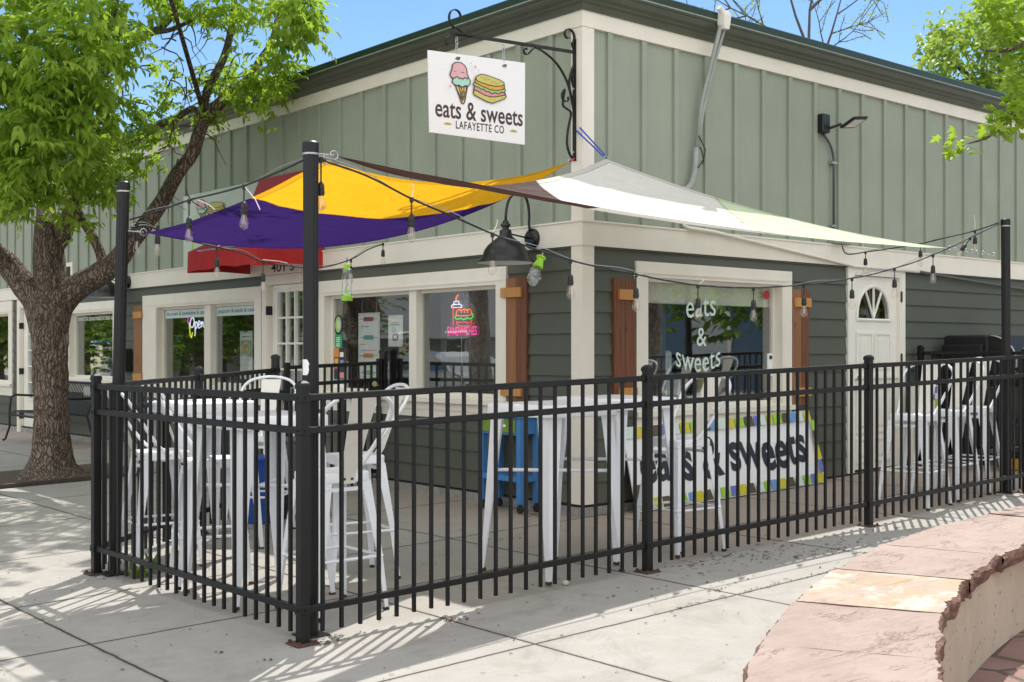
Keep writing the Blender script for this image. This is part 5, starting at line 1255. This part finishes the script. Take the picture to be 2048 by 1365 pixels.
for i in range(81):
    a = 138-(138-60)*i/80; rings.append([arcp(a, RI+.035, -.3), arcp(a, RO-.04, -.3), arcp(a, RO-.04, zt0-.06), arcp(a, RI+.035, zt0-.06)])
b.loft(rings); b.build('concrete_base', M['pit'], o)
b = MB(); rings = []
for i in range(60):
    a = 138-(138-60)*i/59
    rings.append([arcp(a, q, gz(arcp(a, q, 0).x)+.004) for q in (RI+.034, RI-1.2, RI-3, RI-5)])
b.loft(rings, cap=False, close=False)
def flag():
    m, n, b_ = nodes_of('flagstone_paving'); b_.inputs['Roughness'].default_value = .85
    v = wpos(n); vo = n.nodes.new('ShaderNodeTexVoronoi'); vo.feature = 'DISTANCE_TO_EDGE'; vo.inputs['Scale'].default_value = 2.2; n.links.new(v, vo.inputs['Vector'])
    vc = n.nodes.new('ShaderNodeTexVoronoi'); vc.inputs['Scale'].default_value = 2.2; n.links.new(v, vc.inputs['Vector'])
    c = mix(n, ntex(n, 4, 5, .6, v), (.17, .09, .07), (.30, .19, .16)); k = ramp(n, vo.outputs['Distance'], [(.02, 1), (.035, 0)])
    n.links.new(mix(n, k, c, (.09, .07, .05)), b_.inputs['Base Color']); bump(n, b_, math_(n, 'SUBTRACT', ntex(n, 30, 4, .7, v), k), .5, .01); return m
tag(b.build('flagstone_paving', flag(), keep=True), kind='structure')

# ------------------------------------------------------------------ leaf litter
random.seed(21); b = MB()
def litter(x, y, s_, z=.004):
    a = random.uniform(0, 6.28); c, d = math.cos(a), math.sin(a); l = s_*random.uniform(.5, 1.4); w_ = l*random.uniform(.12, .45); b.cm = random.choice((0, 0, 1, 2))
    z0 = gz(x)+z; b.poly([(x+c*u_*l-d*v_*w_, y+d*u_*l+c*v_*w_, z0+h_) for u_, v_, h_ in ((-1, 0, 0), (-.2, -1, .002), (.6, -.7, .004), (1, 0, .001), (.5, .8, .003), (-.3, .9, .005))])
for i in range(520): litter(random.uniform(-5.2, 3.4), random.uniform(-4.2, 1.6), .010)
for cx, cy, n_, r_ in ((-.35, -1.95, 70, .22), (.1, -2.15, 90, .35), (-.9, -1.9, 26, .12), (-1.0, -.3, 12, .15), (-2.85, -1.98, 22, .08), (-3.62, .55, 30, .10), (-3.55, -1.9, 34, .09), (-3.72, .45, 16, .12), (-.15, .35, 40, .12), (-3.95, -2.0, 3, .03), (-1.35, -2.3, 30, .3), (.9, -2.2, 20, .3), (-1.33, -2.5, 14, .05), (-.35, -2.65, 24, .12)):
    for i in range(n_): litter(random.gauss(cx, r_), random.gauss(cy, r_*.5), .016)
for i in range(60): litter(random.uniform(-2, 0), random.gauss(-2.648, .012), .012)
tag(b.build('leaf_litter', [simple('dry_leaf', (.10, .055, .03), .9), simple('green_scrap', (.06, .10, .02), .8), simple('dark_scrap', (.035, .028, .022), .9)], keep=True), 'dry leaf scraps scattered over the pavement and patio', 'leaf litter', kind='stuff')
def sprig(x, y, label, s_=1, n_=9, up=.05):
    b = MB(); 
    for i in range(n_):
        a = random.uniform(0, 6.28); L_ = random.uniform(.03, .07)*s_; p0 = Vector((x+random.gauss(0, .03)*s_, y+random.gauss(0, .03)*s_, gz(x)+.005)); d = Vector((math.cos(a), math.sin(a), random.uniform(0, up*10)*.3))
        s__ = Vector((-d.y, d.x, 0))*.25
        b.poly([p0, p0+d*L_*.4+s__*L_, p0+d*L_, p0+d*L_*.4-s__*L_+Vector((0, 0, .004))])
    me = b.build('leaf_sprig', M['leaf3'], keep=True); tag(me, label, 'leaves')
    at = me.data.attributes.new('rnd', 'FLOAT', 'FACE'); at.data.foreach_set('value', [random.random() for _ in me.data.polygons])
sprig(-4.03, -1.72, 'small fallen green leaf on the pavement left of fence corner', .55, 5)
sprig(-3.55, .33, 'green weed growing at the foot of the left fence', 1.6, 26, .5)
b = MB(); c = P(1131, 1172, 7.05); c.z = gz(c.x)+.012
b.lathe([(0, -.012), (.016, -.01), (.022, .0), (.016, .012), (0, .016)], 12, c); tag(b.build('pebble', simple('white_pebble', (.6, .57, .5), .7), smooth=True), 'small white pebble on the pavement under the fence', 'pebble')

# ------------------------------------------------------------------ trees
def limb(path, dep, sub=5, seg=14, disp=.10, name='limb', par=None, mat=None, jit=0):
    """path: (px, py, half width px[, depth])"""
    pts = []
    for p in path:
        d = p[3] if len(p) > 3 else dep; q = P(p[0], p[1], d); pts.append((q.x, q.y, q.z, p[2]/2395*d))
    pts = smoothpath(pts, sub)
    cs = [Vector(p[:3]) for p in pts]; rs = [max(.003, p[3]) for p in pts]
    b = MB(); up = None; rings = []
    for i, c in enumerate(cs):
        t = (cs[min(i+1, len(cs)-1)]-cs[max(i-1, 0)]).normalized()
        if up is None: up = Vector((.3, 1, 0)).normalized() if abs(t.z) > .5 else Vector((0, 0, 1))
        a = t.cross(up).normalized(); u2 = a.cross(t).normalized(); up = u2
        rg = []
        for j in range(seg):
            th_ = 2*math.pi*j/seg; dr = a*math.cos(th_)+u2*math.sin(th_)
            k = 1+disp*noise.noise(c*2.3+dr*1.4)+disp*.5*noise.noise(c*8+dr*4)
            rg.append(c+dr*rs[i]*k)
        rings.append(rg)
    b.loft(rings); return b.build(name, mat or M['bark'], par, smooth=True)
def leaves(name, clusters, mat, par, L=.12, Wd=.045, per=7, droop=.6, shape='ash'):
    """clusters: list of (pos, dirvec, scale)"""
    V_, F_, A_ = [], [], []
    for (pos, dv, sc) in clusters:
        base = Vector(pos); d = Vector(dv).normalized(); rr_ = random.random()
        side = d.cross(Vector((0, 0, 1)))
        if side.length < .05: side = Vector((1, 0, 0))
        side.normalize(); nn = side.cross(d)
        for k in range(per):
            if shape == 'ash':
                t = (k//2)/(per/2)*.85; lr = 1 if k % 2 else -1
                if k == per-1: lr = 0; t = 1
                o_ = base+d*(L*1.5*sc*t)-Vector((0, 0, droop*.3*L*sc*t*t))
                ld = (d*.75+side*lr*.75+Vector((random.gauss(0, .14), random.gauss(0, .14), -droop*random.uniform(.3, 1.1)))).normalized()
            else:
                o_ = base+Vector((random.gauss(0, 1), random.gauss(0, 1), random.gauss(0, .8)))*L*.9*sc
                ld = (d+Vector((random.gauss(0, .5), random.gauss(0, .5), -droop*random.uniform(.3, 1.2)))).normalized()
            l = L*sc*random.uniform(.75, 1.15); w_ = Wd*sc*random.uniform(.8, 1.15)
            s2_ = ld.cross(nn+Vector((random.gauss(0, .35), random.gauss(0, .35), random.gauss(0, .35))))
            if s2_.length < .05: continue
            s2_.normalize(); up_ = s2_.cross(ld); n0 = len(V_)
            cv = .10*l
            if shape == 'maple':
                spk = [(0, 0), (-.42, .05), (-.22, .26), (-.68, .52), (-.24, .52), (-.22, .80), (0, 1.12), (.22, .80), (.24, .52), (.68, .52), (.22, .26), (.42, .05)]
                V_.append(tuple(o_+ld*.4*l+up_*.04*l))
                for x, y in spk: V_.append(tuple(o_+s2_*x*l+ld*y*l-up_*abs(x)*.15*l))
                m_ = len(spk)
                for i in range(m_): F_.append((n0, n0+1+i, n0+1+(i+1) % m_)); A_.append(rr_*.6+random.random()*.4)
                continue
            pt = [(0, 0, 0), (0, .3, -.0), (-.9, .32, .28), (.9, .32, .28), (0, .66, -.02), (-.75, .64, .22), (.75, .64, .22), (0, 1, -.12)]
            for x, y, z in pt: V_.append(tuple(o_+s2_*x*w_*.5+ld*y*l+up_*(z*w_*.7-cv*y*y)))
            at_ = rr_*.55+random.random()*.45
            for f_ in ((0, 1, 2), (0, 3, 1), (1, 4, 5, 2), (1, 3, 6, 4), (4, 7, 5), (4, 6, 7)): F_.append(tuple(n0+i for i in f_)); A_.append(at_)
    if par: V_ = [(x-par.location.x, y-par.location.y, z-par.location.z) for x, y, z in V_]
    me = bpy.data.meshes.new(name); me.from_pydata(V_, [], F_); me.materials.append(mat)
    at = me.attributes.new('rnd', 'FLOAT', 'FACE'); at.data.foreach_set('value', A_)
    ob = bpy.data.objects.new(name, me); COL.objects.link(ob)
    if par:
        ob.parent = par
    return ob
def blob(cx, cy, rx, ry, d0, d1, n, out, sc=1, size=1.0, dvec=None):
    for _ in range(n):
        while True:
            x, y, z = random.uniform(-1, 1), random.uniform(-1, 1), random.uniform(-1, 1)
            if x*x+y*y+z*z < 1: break
        p = P(cx+x*rx, cy+y*ry, (d0+d1)/2+z*(d1-d0)/2)
        d = dvec or Vector((random.gauss(0, 1), random.gauss(0, 1), random.gauss(-.15, .5)))
        out.append((p, d, random.uniform(.8, 1.2)*size))
random.seed(5)
D0 = 13.2
tr = thing('shade_tree', 'large leafy ash tree with rough bark in front of the shop', 'tree', P(103, 950, D0))
def L_(path, **k):
    ob = limb(path, D0, par=tr, **k); return ob
L_([(103, 975, 88), (103, 955, 74), (103, 935, 50), (104, 905, 38), (103, 850, 35), (102, 780, 33), (101, 700, 34), (98, 650, 39), (98, 610, 45), (100, 585, 40)], name='trunk', seg=28, disp=.16)
L_([(84, 640, 24), (72, 600, 28), (50, 573, 26), (20, 535, 24), (-15, 500, 20, 13), (-70, 430, 16, 12.6), (-140, 330, 12, 12), (-180, 200, 7, 11.6)], name='limb')
L_([(104, 610, 38), (100, 560, 31), (97, 500, 29), (97, 455, 27), (90, 420, 17, 13.4), (84, 370, 13, 13.5), (75, 310, 11, 13.5), (62, 220, 8, 13.4), (50, 100, 6, 13.2), (40, -40, 4, 13.2)], name='limb')
L_([(104, 500, 18), (122, 470, 19), (140, 430, 16, 12.9), (152, 395, 13, 12.7), (160, 330, 11, 12.5), (170, 250, 9, 12.3), (190, 150, 7, 12.2), (225, 40, 5, 12), (250, -80, 4, 12)], name='limb')
L_([(110, 625, 28), (135, 590, 27), (165, 568, 25), (200, 549, 24), (232, 525, 22), (262, 485, 18), (290, 450, 16), (325, 402, 15), (355, 348, 14), (384, 308, 13), (397, 270, 13), (410, 235, 12)], name='limb')
L_([(404, 250, 10), (409, 210, 8), (418, 172, 9), (445, 122, 8), (460, 70, 7), (468, 10, 6), (470, -70, 5), (480, -200, 3)], name='limb')
L_([(405, 250, 10), (432, 215, 12), (458, 188, 10), (495, 160, 9), (522, 120, 8), (546, 80, 7), (560, 10, 6), (570, -80, 4), (590, -200, 3)], name='limb')
L_([(210, 545, 12), (200, 505, 10), (180, 465, 9), (160, 432, 9), (146, 398, 11), (150, 372, 9), (165, 340, 7), (178, 290, 5), (185, 240, 4)], name='limb')
L_([(400, 230, 5), (384, 217, 6), (352, 238, 6), (321, 250, 6), (280, 277, 5), (240, 297, 4), (205, 310, 3)], name='limb')
L_([(178, 190, 6, 12.3), (240, 110, 7, 12.5), (280, 78, 7, 12.7), (310, 62, 7, 12.9), (335, 45, 6, 13), (352, 15, 6, 13), (362, -30, 5)], name='limb')
L_([(305, 66, 5, 12.9), (340, 60, 5), (375, 45, 4), (420, 20, 3)], name='limb', seg=8)
L_([(30, 400, 4, 12.6), (60, 385, 6, 12.8), (85, 400, 8, 13.2)], name='limb', seg=8)
# fine twigs
for i in range(60):
    cx, cy = random.choice(((430, 60), (450, 110), (400, 60), (340, 330), (330, 250), (250, 330), (380, 170), (470, 150), (250, 200), (300, 130), (120, 200), (100, 320)))
    x, y = random.gauss(cx, 30), random.gauss(cy, 25); a = random.uniform(0, 6.28); pth = [(x, y, 1.6, 13)]
    for k in range(5):
        a += random.gauss(0, .5); x += 16*math.cos(a); y += 14*math.sin(a)+4; pth.append((x, y, 1.5-.25*k, 13+random.gauss(0, .1)))
    limb(pth, 13, sub=2, seg=4, disp=0, name='twig', par=tr, mat=M['twig'])
cl = []
for (cx, cy, rx, ry, d0, d1, n_, sz) in ((95, 90, 170, 130, 10.6, 12.3, 400, 1.05), (60, 235, 95, 110, 10.8, 12.4, 240, 1.05), (165, 250, 80, 95, 11.0, 12.6, 170, 1.0), (20, 350, 60, 90, 11.2, 12.6, 150, 1.0), (90, 370, 90, 45, 11.8, 12.8, 110, .9), (190, 345, 50, 45, 12, 13, 46, .9), (140, 445, 60, 18, 12.2, 13, 12, .8), (232, 380, 38, 40, 12.3, 13.2, 30, .8),
        (225, 60, 50, 80, 11.6, 12.6, 75, 1.0), (330, 5, 80, 35, 12.2, 13.6, 34, .95), (260, 320, 45, 35, 12.6, 13.8, 36, .8), (300, 275, 55, 35, 12.8, 13.8, 34, .8), (330, 200, 55, 50, 12.8, 14, 34, .75), (310, 130, 60, 30, 12.8, 14, 16, .75), (470, 20, 90, 40, 12, 13.4, 70, .9), (590, 30, 55, 60, 11.6, 12.6, 90, .95), (560, 110, 50, 40, 12, 12.8, 50, .9), (490, 175, 55, 45, 12.6, 13.6, 70, .85), (540, 170, 38, 45, 12.3, 13, 45, .8), (430, 150, 50, 50, 13, 14, 44, .75), (420, 235, 36, 30, 12.9, 13.6, 20, .75), (620, 40, 28, 50, 11.8, 12.4, 18, .9), (270, 240, 30, 60, 12.4, 13, 26, .8),
        (100, -150, 260, 170, 10.5, 14.5, 330, 1.1), (380, -180, 240, 130, 11, 15, 260, 1.1), (-180, 80, 170, 260, 10, 14, 300, 1.15), (150, -400, 350, 160, 11, 16, 200, 1.3), (-150, -200, 250, 200, 10, 15, 140, 1.2)):
    blob(cx, cy, rx, ry, d0, d1, n_, cl, size=sz)
random.shuffle(cl); cl += [(p+Vector((random.gauss(0, .12), random.gauss(0, .12), random.gauss(0, .12))), d, s_*.9) for p, d, s_ in cl[:len(cl)//4]]
leaves('foliage', cl, M['leaf'], tr, L=.115, Wd=.040, per=9, droop=.8)

hi = []
for (x, y, z, rx, ry, rz, n_) in ((-2.6, .6, 5.3, .8, .9, .35, 110), (-2.4, 2.2, 5.4, 1.1, 1.0, .4, 150), (-1.6, 3.8, 5.6, 1.3, 1.1, .4, 100), (-2.8, -.8, 5.2, .5, .6, .3, 55)):
    for _ in range(n_): hi.append((Vector((random.gauss(x, rx*.5), random.gauss(y, ry*.5), random.uniform(z-rz, z+rz))), Vector((random.gauss(0, 1), random.gauss(0, 1), 0)), 1.1))
leaves('foliage', hi, M['leaf'], tr, L=.125, Wd=.045, per=9, droop=.6)
hp = P(410, 235, D0); b = MB(); b.tube([hp, Vector((-1.7, 4.2, 5.2)), Vector((-2.3, 2.2, 5.4)), Vector((-2.7, .2, 5.3))], [.03, .022, .014, .006], 8); b.build('limb', M['bark'], tr, smooth=True)
# maple at the right
random.seed(9)
mt = thing('maple_tree', 'bright green maple branches reaching in at the upper right', 'tree', (6.6, -5.2, gz(6)))
def seg3(pts, r0, r1, par, name='limb', mat=None, n=8):
    pp_ = [Vector(p) for p in smoothpath([tuple(p) for p in pts], 5)]; b = MB(); b.tube(pp_, [r0+(r1-r0)*i/(len(pp_)-1) for i in range(len(pp_))], n); return b.build(name, mat or M['bark'], par, smooth=True)
seg3([(6.6, -5.2, .1), (6.6, -5.2, 1.5), (6.4, -5.0, 2.8), (6.0, -4.5, 4.0), (5.6, -4.2, 5.5)], .17, .07, mt, 'trunk')
seg3([(6.4, -5.0, 2.8), (5.2, -4.0, 3.4), tuple(P(2150, 190, 9.2)), tuple(P(2060, 208, 9)), tuple(P(2010, 245, 9)), tuple(P(1975, 275, 9)), tuple(P(1935, 288, 9))], .05, .004, mt)
seg3([(6.0, -4.5, 4.0), tuple(P(2250, 60, 9.5)), tuple(P(2100, 60, 9.2)), tuple(P(2020, 100, 9.1)), tuple(P(1960, 100, 9))], .05, .006, mt)
seg3([(6.0, -4.5, 4.0), tuple(P(2200, -100, 9.5)), tuple(P(2050, -60, 9.5)), tuple(P(1950, -40, 9.3))], .05, .006, mt)
cl = []
for (cx, cy, rx, ry, d0, d1, n_) in ((2035, 215, 36, 22, 8.8, 9.3, 24), (1990, 248, 22, 14, 8.9, 9.1, 11), (1917, 283, 16, 11, 8.95, 9.05, 9), (2035, 150, 36, 45, 8.8, 9.8, 30), (2035, 60, 40, 55, 8.8, 9.8, 42), (1975, 5, 55, 18, 9, 10, 22), (2010, 20, 40, 30, 9, 10, 30), (2150, 100, 100, 150, 8.5, 10.5, 200), (2100, -120, 180, 100, 8.5, 11, 200), (2010, 290, 0, 0, 9, 9, 0)):
    blob(cx, cy, rx, ry, d0, d1, n_, cl)
leaves('foliage', cl, M['maple'], mt, L=.072, Wd=.08, per=4, droop=.6, shape='maple')
# green tree behind the building at right
random.seed(12)
bt = thing('leafy_tree', 'pale green leafy tree rising behind the right end of the roof', 'tree', P(2010, 700, 24))
seg3([P(2020, 720, 24), P(2010, 400, 24), P(1990, 260, 24), P(1950, 170, 24), P(1900, 120, 24)], .22, .03, bt, 'trunk')
for q in (((1990, 260), (2040, 150), (2060, 20)), ((1975, 220), (1930, 215), (1880, 180)), ((2000, 300), (1950, 230), (1900, 215)), ((2000, 250), (2000, 150), (1990, 60))):
    seg3([P(x, y, 24) for x, y in q], .08, .02, bt)
cl = []
for (cx, cy, rx, ry, d0, d1, n_) in ((1885, 110, 42, 40, 22.5, 25, 42), (1880, 60, 30, 30, 23.5, 24.5, 14), (1960, 60, 65, 50, 22.5, 25.5, 62), (1900, 185, 45, 30, 22.5, 25, 46), (2010, 150, 60, 80, 22, 26, 90), (2060, 50, 70, 70, 22, 26, 70), (1960, 190, 60, 45, 23, 25, 60), (2000, 280, 90, 60, 23, 26, 80)):
    blob(cx, cy, rx, ry, d0, d1, n_, cl)
leaves('foliage', cl, M['leaf2'], bt, L=.19, Wd=.10, per=9, droop=.4, shape='any')
# bare trees behind the roof
def bare(label, x, ybase, ytop, dep, seed):
    random.seed(seed); t = thing('bare_tree', label, 'tree', P(x, 700, dep)); buds = []
    b0 = P(x, 640, dep)
    def grow(x, y, ang, length, w_, lvl, par_d):
        pts = [(x, y, w_, par_d)]; n_ = 6
        for k in range(n_):
            ang += random.gauss(0, .10)+(0 if lvl else 0); x += math.cos(ang)*length/n_; y -= math.sin(ang)*length/n_; par_d += random.gauss(0, .12)
            pts.append((x, y, max(.8, w_*(1-.75*(k+1)/n_)), par_d))
            if lvl < 3 and k > (0 if lvl else 1):
                for s_ in ((-1, 1) if random.random() < .6 else (random.choice((-1, 1)),)): 
                    if random.random() < .75: kidsq.append((x, y, ang+s_*random.uniform(.4, .9), length*random.uniform(.35, .55), max(.9, w_*.5), lvl+1, par_d))
            if lvl >= 1: buds.append((P(x+random.gauss(0, 3), y+random.gauss(0, 3), par_d), Vector((random.gauss(0, 1), random.gauss(0, 1), 1)), random.uniform(.6, 1)))
        return pts
    kidsq = [(x, ybase, math.pi/2+random.gauss(0, .05), ybase-ytop, 7, 0, dep)]
    b = MB(); cnt = 0
    while kidsq and cnt < 150:
        q = kidsq.pop(0); pts = grow(*q); cnt += 1
        b.tube([P(p[0], p[1], p[3]) for p in pts], [p[2]/2395*dep*1.0 for p in pts], 5)
    b.build('branches', M['twig'], t)
    leaves('buds', buds, M['leaf2'], t, L=.07, Wd=.05, per=3, droop=0, shape='any')
bare('bare budding tree behind the roof, left of two', 1640, 420, -60, 27, 4)
bare('bare budding tree behind the roof, right of two', 1742, 420, -80, 28, 8)

# ------------------------------------------------------------------ across the street (seen in the window reflections)
WALLC = simple('pale_house_wall', (.42, .41, .38), .8); ROOFC = simple('grey_shingle', (.10, .10, .105), .9, 0, .3, 40, 60, .5, (1, 1, 4))
def house(name, label, x0, x1, y0, y1, h, rh, wm, rm, trimm=None):
    o = thing(name, label, 'building', ((x0+x1)/2, (y0+y1)/2, gz(x0)))
    b = MB(); b.box(x0, x1, y0, y1, -.4, h); b.build('wall', wm, o)
    b = MB(); e = .5; xm = (x0+x1)/2
    b.prism([(x0-e, y0-e, h-.1), (x1+e, y0-e, h-.1), (xm, y0-e, h+rh)], (0, y1-y0+2*e, 0)); b.build('roof', rm, o)
    k = 0; y = y0+1.2
    while y < y1-1.5:
        b = MB(); b.box(x1, x1+.04, y, y+1.2, 1.0, 2.1); wn = b.build('window', M['trim'], o)
        b = MB(); b.box(x1+.041, x1+.05, y+.08, y+1.12, 1.08, 2.02); b.build('pane', M['carglass'], wn)
        if x0 > 0:
            b = MB(); b.box(x0-.04, x0, y, y+1.5, .8, 2.4); wn = b.build('window', M['trim'], o)
            b = MB(); b.box(x0-.05, x0-.041, y+.1, y+1.4, .9, 2.3); b.build('pane', M['carglass'], wn)
        y += 3.1
    return o
house('street_house', 'pale house with grey shingle roof across the street', -34, -21, 24, 43, 1.9, 2.4, WALLC, ROOFC)
house('slate_store', 'slate blue store across the plaza facing the side patio', 19, 29, -32, -12.4, 3.4, 1.0, simple('slate_paint', (.06, .12, .20), .6), ROOFC)
house('brick_store', 'red brick store across the plaza next to the slate blue one', 19, 29, -12, -4, 3.2, 1.0, simple('red_brick', (.22, .08, .05), .85, 0, .2, 14), ROOFC)
bs = house('row_store', 'pale store with long blue awning across the street to the north', -34, -22, 47, 66, 2.6, 1.2, WALLC, ROOFC)
b = MB(); b.prism([(-22, 47.3, 2.3), (-20.9, 47.3, 1.7), (-22, 47.3, 1.7)], (0, 18, 0)); b.build('awning', simple('blue_front', (.04, .20, .52), .6), bs)
def street_tree(label, x, y, h, r_, seed, n_=700, lowc=.68):
    random.seed(seed); t = thing('street_tree', label, 'tree', (x, y, gz(x)), 0, 'trees along the street and plaza')
    seg3([(x, y, gz(x)-.05), (x+.1, y, h*.25), (x, y+.1, h*.45), (x+.2, y, h*.75)], .24, .08, t, 'trunk')
    for a in range(5): seg3([(x, y, h*.35+a*.15), (x+math.cos(a*1.3)*r_*.4, y+math.sin(a*1.3)*r_*.4, h*.55), (x+math.cos(a*1.3)*r_*.75, y+math.sin(a*1.3)*r_*.75, h*.75)], .10, .03, t)
    cl = []
    lob = [(random.gauss(0, r_*.45), random.gauss(0, r_*.45), random.gauss(h*lowc, h*.14), random.uniform(.35, .6)*r_) for _ in range(12)]
    for _ in range(n_):
        l = random.choice(lob); d = Vector((random.gauss(0, 1), random.gauss(0, 1), random.gauss(0, 1))).normalized()*l[3]*random.uniform(.6, 1)
        cl.append((Vector((x+l[0], y+l[1], l[2]))+d, Vector((random.gauss(0, 1), random.gauss(0, 1), 0)), random.uniform(.8, 1.3)))
    leaves('foliage', cl, M['leaf3'], t, L=.24, Wd=.12, per=8, droop=.6)
    return t
street_tree('street tree by the kerb nearest the shop', -6.6, 9.6, 9, 3.0, 31, 300, .85)
t0 = street_tree('large street tree across the road before the grey roofed house', -24, 48, 8, 4, 32)
t1 = street_tree('low bushy tree on the near kerb across from the far windows', -11.6, 31, 6, 3.6, 41, 800, .5)
for k, (x, y, r_, lab) in enumerate(((-15.5, 37, 50, 'low bushy tree further along the kerb'), (-10.5, 43, 110, 'low bushy tree by the pavement to the north'), (-18.5, 47, 170, 'low bushy tree just before the row store'), (-13, 54, 230, 'low bushy tree at the bend of the street'), (-6.5, 36, 300, 'low bushy tree nearest the shop pavement north'), (-21, 60, 20, 'low bushy tree after the row store'), (-6, 58, 75, 'low bushy tree in the far yard'), (15, -8.3, 20, 'low bushy plaza tree before the red brick store'))):
    copy_tree(t1, (x, y, gz(x)-.05), R(r_), lab)
for k, (x, y, r_, lab) in enumerate(((-13, 40, 0, 'street tree on the near kerb, first going north'), (-7, 47, 60, 'street tree beside the pavement north of the shop'), (-18, 58, 120, 'street tree across the road beyond the blue store corner'),
        (-10, 64, 200, 'street tree on the near kerb, furthest north'), (-30, 72, 260, 'street tree at the far north end of the street'), (-2.5, 34, 20, 'street tree close beside the far end of the shop'), (3, 52, 70, 'street tree behind the shop yard'),
        (9.6, -8.2, 140, 'small plaza tree nearest the side window'), (14, -28, 30, 'plaza tree furthest from the shop'), (-13.5, 29, 220, 'street tree on the near kerb, low and bushy'), (-8, 38, 240, 'street tree leaning over the pavement north of the shop'), (-38, 30, 10, 'tree behind the grey roofed house'), (-37, 52, 80, 'tree behind the blue store'))):
    q_ = copy_tree(t0, (x, y, gz(x)-.05), R(r_), lab)
    if k in (4, 6, 9, 10): q_.scale = (.8, .8, .62)
    if x == 9.6: q_.scale = (.48, .48, .62)
def car(label, x, y, rz, body):
    o = thing('parked_car', label, 'car', (x, y, gz(x)+.004), rz, 'cars parked at the kerb')
    prof = [(-2.2, .35), (-2.25, .75), (-2.1, .95), (-1.75, 1.05), (-1.35, 1.45), (-.9, 1.6), (.35, 1.6), (.75, 1.5), (1.35, 1.08), (2.0, .95), (2.25, .75), (2.28, .35)]
    def ring_(y_, k): return [(p[0]*(1-.02*k), y_, .35+(p[1]-.35)*(1-.03*k)) for p in prof]
    b = MB(); b.loft([ring_(-.88, 3), ring_(-.93, 0)[:2]+[(p[0], -.93+(max(0, p[1]-1.0))*.32, p[1]) for p in prof[2:10]]+ring_(-.93, 0)[10:], ring_(.93, 0)[:2]+[(p[0], .93-(max(0, p[1]-1.0))*.32, p[1]) for p in prof[2:10]]+ring_(.93, 0)[10:], ring_(.88, 3)]); b.build('body', body, o, world=False)
    for s_ in (-1, 1):
        b = MB(); q = [(-1.55, 1.08), (-1.2, 1.42), (-.85, 1.53), (.35, 1.53), (.7, 1.44), (1.15, 1.08)]
        b.prism([(p[0], s_*(.945-(p[1]-1.0)*.32), p[1]) for p in q], (0, s_*.006, 0)); b.build('side_window', M['carglass'], o, world=False)
    b = MB(); b.poly([(.78, -.72, 1.50), (.78, .72, 1.50), (1.34, .80, 1.10), (1.34, -.80, 1.10)]); b.build('windscreen', M['carglass'], o, world=False)
    for wx in (-1.4, 1.42):
        for s_ in (-1, 1):
            b = MB(); b.tube([(wx, s_*.74, .34), (wx, s_*.955, .34)], .34, 20); wh = b.build('wheel', M['blackm'], o, world=False)
            b = MB(); b.tube([(wx, s_*.956, .34), (wx, s_*.965, .34)], .21, 16); b.build('rim', M['galv'], wh, world=False)
    for s_ in (-1, 1):
        b = MB(); b.bbox(2.18, 2.29, s_*.7-.16, s_*.7+.16, .68, .84); b.build('headlight', M['clear'], o, world=False)
car('dark blue car parked at the kerb north of the tree', -13.6, 14.2, R(90), simple('dark_blue_paint', (.012, .02, .05), .2, .3, .05, 5, coat=.8))
car('silver car parked at the kerb behind the dark blue one', -13.7, 20.2, R(90), simple('silver_paint', (.30, .31, .32), .25, .6, .05, 5, coat=.8))
car('dark red car parked at the kerb nearest the viewer', -13.6, 8.6, R(90), simple('dark_red_paint', (.16, .01, .012), .2, .2, .05, 5, coat=.8))
